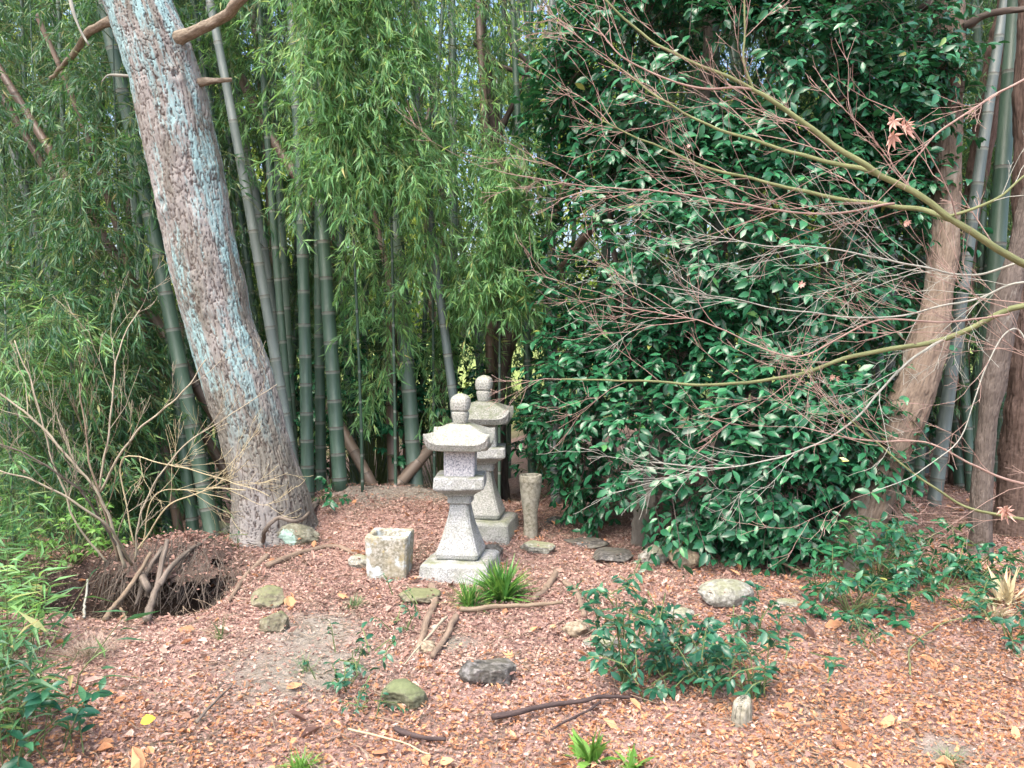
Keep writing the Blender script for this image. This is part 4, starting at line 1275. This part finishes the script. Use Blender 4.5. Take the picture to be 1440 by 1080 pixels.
for px, py, w, h, lab, n, L in [
    (490, 968, 55, 55, 'thin little seedling standing alone left of the olive mossy stone', 8, (.03, .055)),
    (508, 1000, 26, 28, 'tiny seedling below the thin one left of the olive stone', 4, (.02, .035)),
    (577, 890, 26, 42, 'tiny upright seedling between root and bare patch', 5, (.02, .035)),
    (455, 708, 40, 30, 'dark seedling with broad leaves on the mound by the trunk', 4, (.05, .08)),
    (335, 772, 24, 30, 'tiny seedling at the left foot of the big tree', 4, (.025, .04)),
    (1195, 862, 130, 60, 'low evergreen undergrowth left of the curved brown trunk', 26, (.05, .075)),
    (1235, 825, 120, 90, 'knee high evergreen shrub in front of the curved brown trunk', 30, (.05, .075)),
    (1330, 828, 120, 50, 'low green seedlings spreading between the two right-hand trunks', 22, (.05, .075)),
    (1372, 812, 90, 46, 'leafy shoot at the foot of the slim grey brown trunk', 14, (.05, .08)),
    (1350, 858, 70, 34, 'low shoot with lighter leaves left of the dry grass', 9, (.05, .075)),
    (1420, 900, 60, 50, 'small weed with green leaves under the dry grass at right edge', 8, (.04, .06)),
    (1185, 790, 90, 50, 'drooping leafy shoot hanging below the glossy shrub at right', 16, (.05, .08)),
    (1430, 690, 80, 160, 'sparse leafy sapling at the right edge beside the slim trunk', 14, (.05, .07)),
    (1222, 905, 40, 20, 'tiny weed in the leaves below the evergreen undergrowth', 5, (.025, .04))]:
    g, w_m, h_m = gpx(px, py, w, h)
    broadleaf(g, h_m, w_m, lab, n, 'camellia_leaf' if L[1] > .07 else 'holly_leaf', Lr=L, twigs=2, k=6)
# evergreen shrubs inside the grove
for px, d, w, h, lab, n in [
    (520, 7.6, 1.3, 2.0, 'dark evergreen shrub in the grove left of the lanterns', 110),
    (620, 7.5, 1.2, 1.75, 'dark evergreen shrub right behind the front lantern roof', 60),
    (760, 8.6, 1.0, 1.9, 'dim evergreen shrub deep behind the rear lantern', 40),
    (800, 7.2, .8, 1.7, 'dark evergreen shrub between the flower post and the glossy shrub', 70),
    (180, 7.2, 1.4, 1.6, 'dark evergreen bush under the bamboo left of the big tree', 110),
    (400, 8.6, 1.4, 2.2, 'dim evergreen shrub deep behind the culms right of the trunk', 80),
    (1290, 9.0, 1.6, 1.6, 'dim evergreen bush deep behind the curved brown trunk', 90),
    (1420, 8.6, 1.6, 1.8, 'dark evergreen bush at far right behind the trunks', 90)]:
    g = gz(px, d)
    broadleaf(g, h, w, lab, n, 'camellia_leaf', 'evergreen_shrub', (.06, .10), 3, 7, low=.5 if 450 < px < 720 else .15)

# ------------------------------------------------------------------ right-hand trees
def tree(label, ctrl, mat, amp=.006, rnds=160, sides=40, fl=.05):
    c = [np.append(P(px, py, d), hw / FPX * d) for px, py, d, hw in ctrl]
    root = thing('tree', label, 'tree', c[1][:3])
    fine = sides > 50
    bf, bc = bark_disp(.115, 31 + len(label), .021, .26, .005)
    sp = spline(c, 520 if fine else rnds); mb = MB()
    def dsp(th, s, rr):
        tcs = np.stack([rr * np.cos(th), rr * np.sin(th), s], -1)
        ex = bf(th, s, rr) if fine else 0
        return ex + fbm(tcs * np.array([45, 45, 5.0]), 3, 5) * amp + fbm(tcs * 5, 3, 8) * .02 + fl * np.exp(-s / .15) * (.6 + .4 * np.cos(4 * th))
    tube(mb, sp[:, :3], sp[:, 3], sides, disp=dsp)
    mb.r[-1] = np.append(np.clip(.45 + bc['crack'] * .6, 0, 1).ravel(), [1, 1]) if fine else mb.r[-1] * 0 + 1
    part('trunk', mb, M[mat], root, True)
    return root
t1 = tree('tall reddish brown tree with a curved trunk right of the glossy shrub', [(1165, 850, 5.2, 38), (1190, 790, 5.22, 33), (1226, 705, 5.24, 28), (1258, 615, 5.28, 26), (1291, 530, 5.36, 25), (1317, 430, 5.5, 22), (1328, 330, 5.65, 21), (1330, 200, 5.8, 22), (1332, 80, 5.85, 22), (1334, -60, 5.9, 22), (1340, -400, 6.1, 17)], 'trunk_smooth', sides=120)
limb('limb', [P(1345, 45, 5.85), P(1362, 35, 5.75), P(1400, 18, 5.6), P(1440, 14, 5.5), P(1520, 20, 5.3)], .028, .02, 'bark_dark', t1)
limb('limb', [P(1325, 10, 5.85), P(1305, 8, 5.9), P(1280, 20, 6.0), P(1240, 30, 6.1)], .03, .012, 'bark_dark', t1)
limb('branch_stub', [P(1345, 62, 5.75), P(1352, 58, 5.7), P(1356, 56, 5.7)], .02, .014, 'bark_dark', t1, 10)
t2 = tree('slim grey brown tree trunk leaning slightly right near the right edge', [(1378, 800, 5.5, 17), (1380, 765, 5.5, 14), (1380, 700, 5.5, 13), (1388, 600, 5.5, 13), (1402, 500, 5.5, 14), (1420, 400, 5.5, 14), (1440, 320, 5.5, 15), (1470, 200, 5.5, 14), (1510, 0, 5.5, 14), (1570, -300, 5.5, 10)], 'trunk_slim', sides=120, fl=.03)
t3 = tree('dark reddish fibrous trunk cut off by the right edge', [(1425, 800, 6.0, 32), (1430, 760, 6.0, 30), (1436, 690, 6.0, 28), (1442, 600, 6.0, 26), (1446, 450, 6.0, 24), (1450, 250, 6.0, 24), (1456, 0, 6.0, 22), (1462, -300, 6.0, 18)], 'trunk_fibrous', .012, sides=120)
t4 = tree('crooked rough trunk leaning right behind the thick pale green culm', [(1350, 750, 8.0, 13), (1350, 690, 8.0, 12), (1350, 560, 7.9, 12), (1352, 420, 7.7, 13), (1366, 300, 7.5, 14), (1382, 200, 7.3, 15), (1400, 100, 7.2, 16), (1420, 0, 7.1, 15), (1450, -150, 7.0, 12)], 'trunk_fibrous', .02, sides=120)
# slender trees in the centre of the grove
t5 = tree('slender crooked dark tree with forking branches in the centre of the grove', [(712, 730, 7.9, 10), (706, 680, 7.9, 9), (700, 520, 7.9, 9), (712, 300, 7.8, 8), (694, 160, 7.8, 8), (680, 60, 7.8, 7), (668, -60, 7.8, 6), (660, -200, 7.8, 4)], 'bark_dark', fl=.02)
limb('limb', [P(700, 190, 7.8), P(740, 100, 7.7), P(720, 60, 7.7), P(708, 0, 7.7)], .03, .015, 'bark_dark', t5)
limb('limb', [P(670, 60, 7.8), P(700, 90, 7.6), P(745, 105, 7.4), P(800, 125, 7.2)], .03, .012, 'bark_dark', t5)
limb('limb', [P(712, 240, 7.8), P(690, 200, 7.9), P(676, 100, 8.0), P(690, -20, 8.0)], .03, .02, 'bark_dark', t5)
t6 = tree('thin dark sapling stem standing left of the crooked grove tree', [(690, 740, 7.4, 8), (694, 700, 7.4, 7), (700, 640, 7.4, 7), (704, 560, 7.5, 6), (720, 430, 7.6, 6), (735, 330, 7.6, 5), (728, 200, 7.6, 4)], 'bark_dark', fl=.02)

# ------------------------------------------------------------------ bare maple reaching in from the right
mroot_p = np.array([2.75, 3.05, 0.0]); mroot_p[2] = float(height(2.75, 3.05))
maple = thing('maple', 'bare winter maple spreading thin reddish and olive branches in from the right', 'tree', mroot_p)
mb = MB(); sp = spline([np.append(mroot_p - UPV * .1, .11), np.append(mroot_p + np.array([-.02, 0, .5]), .085), np.append(mroot_p + np.array([-.1, .05, 1.2]), .075), np.append(mroot_p + np.array([-.05, .1, 2.2]), .06), np.append(mroot_p + np.array([.1, .1, 3.4]), .04)], 60)
tube(mb, sp[:, :3], sp[:, 3], 20); part('trunk', mb, M['trunk_slim'], maple, True)
def grow(store, p, d, L, r, lvl, up):
    n = 6
    pts = [p]
    cur = nrm(d)
    for q in range(n - 1):
        cur = nrm(cur + np.array(rng.normal(size=3)) * .11 + UPV * up)
        pts.append(pts[-1] + cur * L / (n - 1))
    pts = np.array(pts)
    store.append((pts, r, lvl))
    if lvl >= 3 or L < .07: return
    m = rng.integers(2, 5) if lvl else rng.integers(4, 7)
    for q in range(m):
        t = rng.uniform(.25, .98)
        i = min(int(t * (n - 1)), n - 2)
        b = pts[i] + (pts[i + 1] - pts[i]) * (t * (n - 1) - i)
        tn = nrm(pts[i + 1] - pts[i])
        sd_ = nrm(np.cross(tn, rng.normal(size=3)))
        nd_ = nrm(tn + sd_ * rng.uniform(.35, .8))
        grow(store, b, nd_, L * rng.uniform(.35, .62), r * .62, lvl + 1, up)
def maple_branch(pl, r0, r1, mat, nside, tw, tl=(.25, .6), up=.025, lab=None):
    pw = [P(*q) for q in pl]
    p = spline(pw, 50)
    p = p + np.stack([fbm(p * 6 + q * 3, 2, q + 70) for q in range(3)], -1) * .018
    mbx = MB(); tube(mbx, p, np.linspace(r0, r1, 50), 8)
    br = part('branch', mbx, M[mat], maple, True)
    if lab: br['label'] = lab
    store = []
    for k in range(int(nside * .85)):
        i = int(rng.uniform(6, 49))
        tn = nrm(p[min(i + 1, 49)] - p[i - 1])
        sd_ = nrm(np.cross(tn, rng.normal(size=3)) * np.array([1, .7, 1]))
        grow(store, p[i], nrm(tn * 1.0 + sd_ * rng.uniform(.3, .75)), rng.uniform(*tl) * (1.1 - .4 * i / 50), max(.0028, np.interp(i, [0, 49], [r0, r1]) * .35), 1, up)
    grow(store, p[-1], nrm(p[-1] - p[-3]), .35, r1, 1, up)
    mbt = MB()
    for pts, r, lvl in store:
        multitube(mbt, pts[None], np.linspace(r * .6, r * .3, len(pts))[None].clip(.0008), 4)
    tw_o = part('twigs', mbt, M[tw], maple)
    tw_o.parent = br
    return p
MT = (1560, 420, 3.2)
m1 = maple_branch([(1600, 470, 3.2), (1500, 400, 3.1), (1420, 358, 3.0), (1335, 303, 2.95), (1225, 240, 2.95), (1150, 188, 2.95), (1085, 140, 2.95), (1055, 126, 2.95), (960, 80, 2.95), (900, 45, 2.95), (845, -10, 2.95)], .017, .0035, 'twig_olive', 10, 'twig_red', lab='thickest olive branch rising to the upper left')
maple_branch([(1060, 128, 2.95), (1046, 90, 2.95), (1045, 40, 2.95), (1043, -30, 2.95)], .005, .003, 'twig_olive', 5, 'twig_red', (.2, .4))
maple_branch([(1058, 128, 2.95), (1000, 124, 2.9), (940, 110, 2.9), (880, 80, 2.9), (830, 30, 2.9)], .005, .002, 'twig_red', 5, 'twig_red', (.2, .4))
maple_branch([(1235, 246, 2.95), (1180, 232, 3.05), (1100, 212, 3.15), (1010, 180, 3.2), (940, 150, 3.25), (860, 90, 3.3)], .010, .003, 'twig_olive', 12, 'twig_red')
maple_branch([(1340, 306, 2.95), (1280, 292, 3.1), (1180, 280, 3.2), (1080, 258, 3.3), (1010, 240, 3.35), (930, 208, 3.4), (850, 170, 3.4)], .011, .003, 'twig_olive', 14, 'twig_red')
maple_branch([(1260, 285, 3.1), (1150, 300, 3.15), (1030, 285, 3.2), (930, 270, 3.2), (800, 260, 3.2), (700, 240, 3.2)], .005, .0016, 'twig_red', 12, 'twig_red')
maple_branch([(1600, 440, 3.2), (1440, 428, 3.3), (1330, 478, 3.35), (1200, 500, 3.4), (1120, 528, 3.4), (1000, 540, 3.4), (900, 536, 3.4), (790, 535, 3.4)], .014, .003, 'twig_olive', 14, 'twig_red', lab='yellow olive branch running level across the lower shrub')
maple_branch([(1330, 478, 3.35), (1290, 500, 3.3), (1240, 545, 3.3), (1190, 600, 3.3), (1110, 640, 3.3), (1010, 660, 3.3), (920, 650, 3.3)], .006, .0018, 'twig_grey', 14, 'twig_grey', lab='grey branch drooping to the lower left')
maple_branch([(1600, 430, 3.2), (1450, 395, 3.3), (1370, 420, 3.4), (1260, 445, 3.4), (1140, 440, 3.45), (1020, 420, 3.5), (930, 400, 3.5)], .006, .0018, 'twig_grey', 16, 'twig_grey')
maple_branch([(1440, 365, 3.05), (1370, 385, 3.1), (1280, 372, 3.1), (1180, 350, 3.15), (1080, 345, 3.2), (980, 330, 3.2)], .005, .0018, 'twig_grey', 18, 'twig_grey')
maple_branch([(1420, 440, 3.3), (1330, 455, 3.2), (1230, 450, 3.2), (1130, 500, 3.2), (1050, 480, 3.2), (980, 450, 3.2), (860, 430, 3.2)], .0045, .002, 'twig_red', 14, 'twig_red')
maple_branch([(1330, 303, 2.95), (1400, 280, 2.9), (1440, 250, 2.9), (1500, 200, 2.9)], .006, .003, 'twig_olive', 6, 'twig_grey', (.2, .4))
maple_branch([(1600, 560, 3.1), (1480, 520, 3.0), (1430, 460, 3.0), (1385, 520, 3.0), (1350, 620, 3.0), (1290, 665, 3.0), (1230, 690, 3.0)], .0035, .0015, 'twig_grey', 8, 'twig_red', (.2, .45))
maple_branch([(1620, 760, 3.2), (1480, 735, 3.2), (1400, 724, 3.2), (1345, 708, 3.2), (1280, 660, 3.2), (1210, 600, 3.2), (1160, 560, 3.2)], .008, .002, 'twig_olive', 10, 'twig_red', (.2, .5))
maple_branch([(1620, 700, 3.2), (1440, 680, 3.2), (1370, 655, 3.2), (1300, 620, 3.2), (1230, 620, 3.2), (1130, 600, 3.2)], .006, .002, 'twig_red', 10, 'twig_red', (.2, .5))
maple_branch([(1560, 60, 2.9), (1440, 110, 2.9), (1340, 170, 2.9), (1285, 230, 2.9)], .005, .003, 'twig_red', 6, 'twig_red', (.15, .35))
# withered leaves still hanging on
def hang_leaf(px, py, d, size, n, lab):
    mbx = MB(); c = P(px, py, d)
    D = nrm(np.array([[-.35, -.1, -1.0]]) + rv(n, .3)); 
    leaves(mbx, np.repeat(c[None], n, 0) + rv(n, size * .12) + UPV * size * .4, D, np.array([[.2, -1, .3]]) + rv(n, .4), size * rng.uniform(.7, 1, n), size * rng.uniform(.6, .8, n), rng.uniform(0, 1, n), STAR, rng.uniform(.8, 2.2, n))
    o = part('withered_leaf', mbx, M['dry_leaf'], maple); o['label'] = lab
hang_leaf(1268, 184, 2.9, .10, 4, 'large withered pinkish maple leaf hanging at upper right')
hang_leaf(1130, 405, 3.2, .05, 2, 'small shrivelled leaf on a middle twig')
hang_leaf(1275, 315, 3.0, .04, 2, 'small shrivelled leaf on the main branch')
hang_leaf(1175, 530, 3.3, .04, 2, 'small shrivelled leaf under the level branch')
hang_leaf(970, 208, 3.1, .035, 1, 'tiny shrivelled leaf among the red twigs')
hang_leaf(1412, 722, 3.1, .09, 3, 'pale curled withered leaf at lower right')

# ------------------------------------------------------------------ left: bare shrub, bamboo grass, weeds
foot = G(172, 800)
shrub = thing('bare_shrub', 'leafless shrub of pale straggly stems at left beside the hollow', 'shrub', foot)
def shrub_stem(pl, r0, r1, nside, mat='twig_pale', tl=(.25, .55), up=.12):
    p = spline([P(*q) for q in pl], 36)
    p = p + np.stack([fbm(p * 7 + q * 3, 2, q + 90) for q in range(3)], -1) * .02
    mbx = MB(); tube(mbx, p, np.linspace(r0, r1, 36), 7)
    store = []
    for k in range(max(3, int(nside * .6))):
        i = int(rng.uniform(5, 35)); tn = nrm(p[i] - p[i - 1])
        sd_ = nrm(np.cross(tn, rng.normal(size=3)))
        grow(store, p[i], nrm(tn + sd_ * rng.uniform(.4, .9) + UPV * .2), rng.uniform(*tl), max(.002, np.interp(i, [0, 35], [r0, r1]) * .45), 1, up)
    for pts, r, lvl in store:
        multitube(mbx, pts[None], np.linspace(r, r * .5, len(pts))[None].clip(.0010), 4)
    part('stem', mbx, M[mat], shrub, True)
shrub_stem([(176, 800, 4.9), (140, 700, 4.8), (70, 610, 4.7), (-10, 545, 4.6)], .010, .005, 12)
shrub_stem([(168, 790, 4.9), (137, 690, 4.8), (118, 600, 4.8), (112, 540, 4.8)], .008, .004, 13, 'twig_tan')
shrub_stem([(140, 690, 4.85), (175, 630, 4.8), (215, 585, 4.75), (262, 545, 4.7), (290, 505, 4.7)], .008, .003, 8)
shrub_stem([(138, 690, 4.85), (155, 590, 4.9), (165, 500, 4.95), (195, 435, 5.0)], .007, .003, 8)
shrub_stem([(180, 790, 4.95), (110, 690, 4.6), (40, 640, 4.4), (-20, 620, 4.3)], .007, .004, 10, 'log_grey')
shrub_stem([(185, 795, 4.95), (150, 740, 4.6), (60, 680, 4.4), (0, 660, 4.3)], .009, .004, 8)
shrub_stem([(190, 780, 5.0), (230, 720, 5.0), (290, 690, 5.0), (345, 690, 5.0)], .006, .003, 8, 'straw')
shrub_stem([(190, 770, 5.0), (170, 650, 5.0), (240, 655, 4.9), (330, 680, 4.9), (380, 700, 4.9)], .005, .002, 8, 'straw', up=.0)
shrub_stem([(200, 770, 5.0), (215, 700, 5.0), (260, 690, 5.0), (330, 705, 5.0)], .004, .002, 9, 'straw', up=.0)
shrub_stem([(150, 790, 4.9), (100, 720, 4.8), (50, 560, 4.7), (20, 480, 4.7)], .007, .003, 8)
shrub_stem([(190, 790, 4.95), (200, 720, 4.9), (245, 640, 4.9), (330, 580, 4.9), (390, 540, 5.0)], .007, .002, 7)

def grass_clump(foot, h, w, n, label, mat, name='bamboo_grass', cat='bamboo grass', lw=(.09, .17), wid=.12, per=9, canes=True):
    foot = np.asarray(foot, float)
    root = thing(name, label, cat, foot)
    mbl, mbt = MB(), MB()
    a = rng.uniform(0, 2 * math.pi, n); rr = np.sqrt(rng.uniform(0, 1, n)) * w / 2
    bx = foot[0] + np.cos(a) * rr; by = foot[1] + np.sin(a) * rr
    b0 = np.stack([bx, by, height(bx, by) - .02], -1)
    hh = h * rng.uniform(.45, 1, n)
    lean = rv(n, .25) * np.array([1, 1, 0])
    tip = b0 + (UPV + lean) * hh[:, None]
    multitube(mbt, np.stack([b0, b0 + (UPV + lean * .5) * (hh * .55)[:, None], tip], 1), np.array([[.0026, .0022, .0012]]), 4)
    K = n * per
    s = np.tile(np.linspace(.45, 1, per), n)
    q = np.repeat(b0, per, 0) + np.repeat(tip - b0, per, 0) * s[:, None]
    az = rng.uniform(0, 2 * math.pi, K)
    D = np.stack([np.cos(az), np.sin(az), rng.uniform(-.25, .65, K)], -1)
    L = rng.uniform(*lw, K)
    leaves(mbl, q, D, UPV + rv(K, .3), L, L * wid * rng.uniform(.8, 1.3, K), rng.uniform(0, 1, K), LANCE, rng.uniform(.5, 2.2, K))
    part('leaves', mbl, M[mat], root); part('stems', mbt, M['stem_green'], root)
for px, py, w, h, n, lab in [
    (-60, 1060, .7, .52, 60, 'dense bamboo grass clump at the lower left edge, nearest the viewer'),
    (-50, 930, .75, .50, 60, 'bamboo grass clump at left edge, middle of the row'),
    (-5, 830, .6, .48, 46, 'bamboo grass clump at left edge with long pale blades beside the hollow'),
    (40, 760, .9, .45, 46, 'bamboo grass under the bare shrub at far left'),
    (-60, 800, .9, .8, 60, 'taller bamboo grass cut off by the left edge')]:
    grass_clump(G(max(px, -200), py), h, w, n, lab, 'bamboo_leaf_pale' if py in (830, 930) else 'bamboo_leaf')
g, w_m, h_m = gpx(25, 1075, 120, 100)
broadleaf(g, h_m, w_m, 'broad leaved evergreen sprout in the lower left corner', 9, 'holly_leaf', Lr=(.045, .08), twigs=2)
for px, py, w, h, lab, n in [(105, 790, 130, 70, 'low green weeds under the bare shrub on the bank', 26), (225, 740, 80, 60, 'green weeds at the foot of the bamboo left of the trunk', 18), (40, 720, 120, 120, 'light green leafy weed behind the bamboo grass at left', 30), (160, 775, 90, 50, 'ferny green weed growing on top of the overhanging bank', 16)]:
    g, w_m, h_m = gpx(px, py, w, h)
    broadleaf(g, h_m, w_m, lab, n, 'weed_leaf' if px == 40 else 'fresh_leaf', 'weed', (.03, .06), 2, 6, cat='weed')

def tuft(px, py, w, h, n, label, mat, spread=.9, wid=.045, name='grass_tuft', cat='grass'):
    """tussock of arching blades"""
    f, wm, hm = gpx(px, py, w, h)
    root = thing(name, label, cat, f)
    mbx = MB()
    az = rng.uniform(0, 2 * math.pi, n); el = rng.uniform(.25, 1.45, n)
    L = hm * rng.uniform(.65, 1.15, n)
    d = np.stack([np.cos(az) * np.cos(el) * spread, np.sin(az) * np.cos(el) * spread, np.sin(el)], -1)
    b0 = f + rv(n, wm * .07) * np.array([1, 1, 0])
    rn = rng.uniform(0, 1, n)
    m1_ = b0 + d * (L * .55)[:, None]
    d2 = nrm(d - UPV * .35)
    sdw = nrm(np.cross(d, UPV + rv(n, .1)))
    ww = (L * wid)[:, None]
    tip = m1_ + d2 * (L * .55)[:, None]
    v = np.stack([b0 - sdw * ww * .5, b0 + sdw * ww * .5, m1_ - sdw * ww * .5, m1_ + sdw * ww * .5, tip], 1)
    off = (np.arange(n) * 5)[:, None]
    mbx.add(v.reshape(-1, 3), off + np.array([[0, 1, 3, 2]]), off + np.array([[2, 3, 4]]), np.repeat(rn, 5))
    part('blades', mbx, M[mat], root)
tuft(706, 846, 66, 58, 170, 'bright green grass tuft right in front of the front lantern base', 'tuft_leaf', .9, .075)
tuft(660, 855, 52, 40, 110, 'smaller yellowish grass tuft left of the bright green one', 'tuft_leaf', 1.0, .05)
tuft(830, 1072, 56, 50, 26, 'bright green rosette weed at the bottom edge right of centre', 'fresh_leaf', 1.2, .24, 'rosette_weed', 'weed')
tuft(888, 1085, 44, 36, 20, 'second bright green rosette weed cut by the bottom edge', 'fresh_leaf', 1.2, .24, 'rosette_weed', 'weed')
tuft(1412, 850, 80, 50, 46, 'dry straw coloured grass drooping at the right edge', 'straw', 1.4, .10, 'dry_grass')
tuft(1398, 870, 40, 40, 24, 'small dry straw tuft left of the drooping dry grass', 'straw', 1.4, .08, 'dry_grass')
tuft(425, 1085, 70, 30, 120, 'mossy green grass patch at the bottom edge left of centre', 'fresh_leaf', 1.3, .06)
tuft(1335, 1075, 60, 26, 60, 'faded grass patch in the lower right leaves', 'weed_leaf', 1.3, .05)
tuft(430, 945, 60, 30, 40, 'thin pale weed on the bare earth left of the seedling', 'weed_leaf', 1.3, .03)
tuft(500, 855, 60, 20, 60, 'faint green weed patch below the basin', 'weed_leaf', 1.4, .06)
tuft(128, 925, 110, 34, 420, 'pile of dry pine needles below the hollow', 'needles', 2.4, .014, 'needle_pile', 'needles')
tuft(1270, 770, 60, 26, 40, 'little green grass tuft behind the evergreen undergrowth', 'weed_leaf', 1.2, .05)
tuft(310, 900, 30, 34, 30, 'thin greyish weed on the slope left of the mossy stones', 'weed_leaf', .8, .04)
tuft(575, 1000, 24, 20, 18, 'few dry blades beside the olive mossy stone', 'straw', 1.2, .03, 'dry_grass')
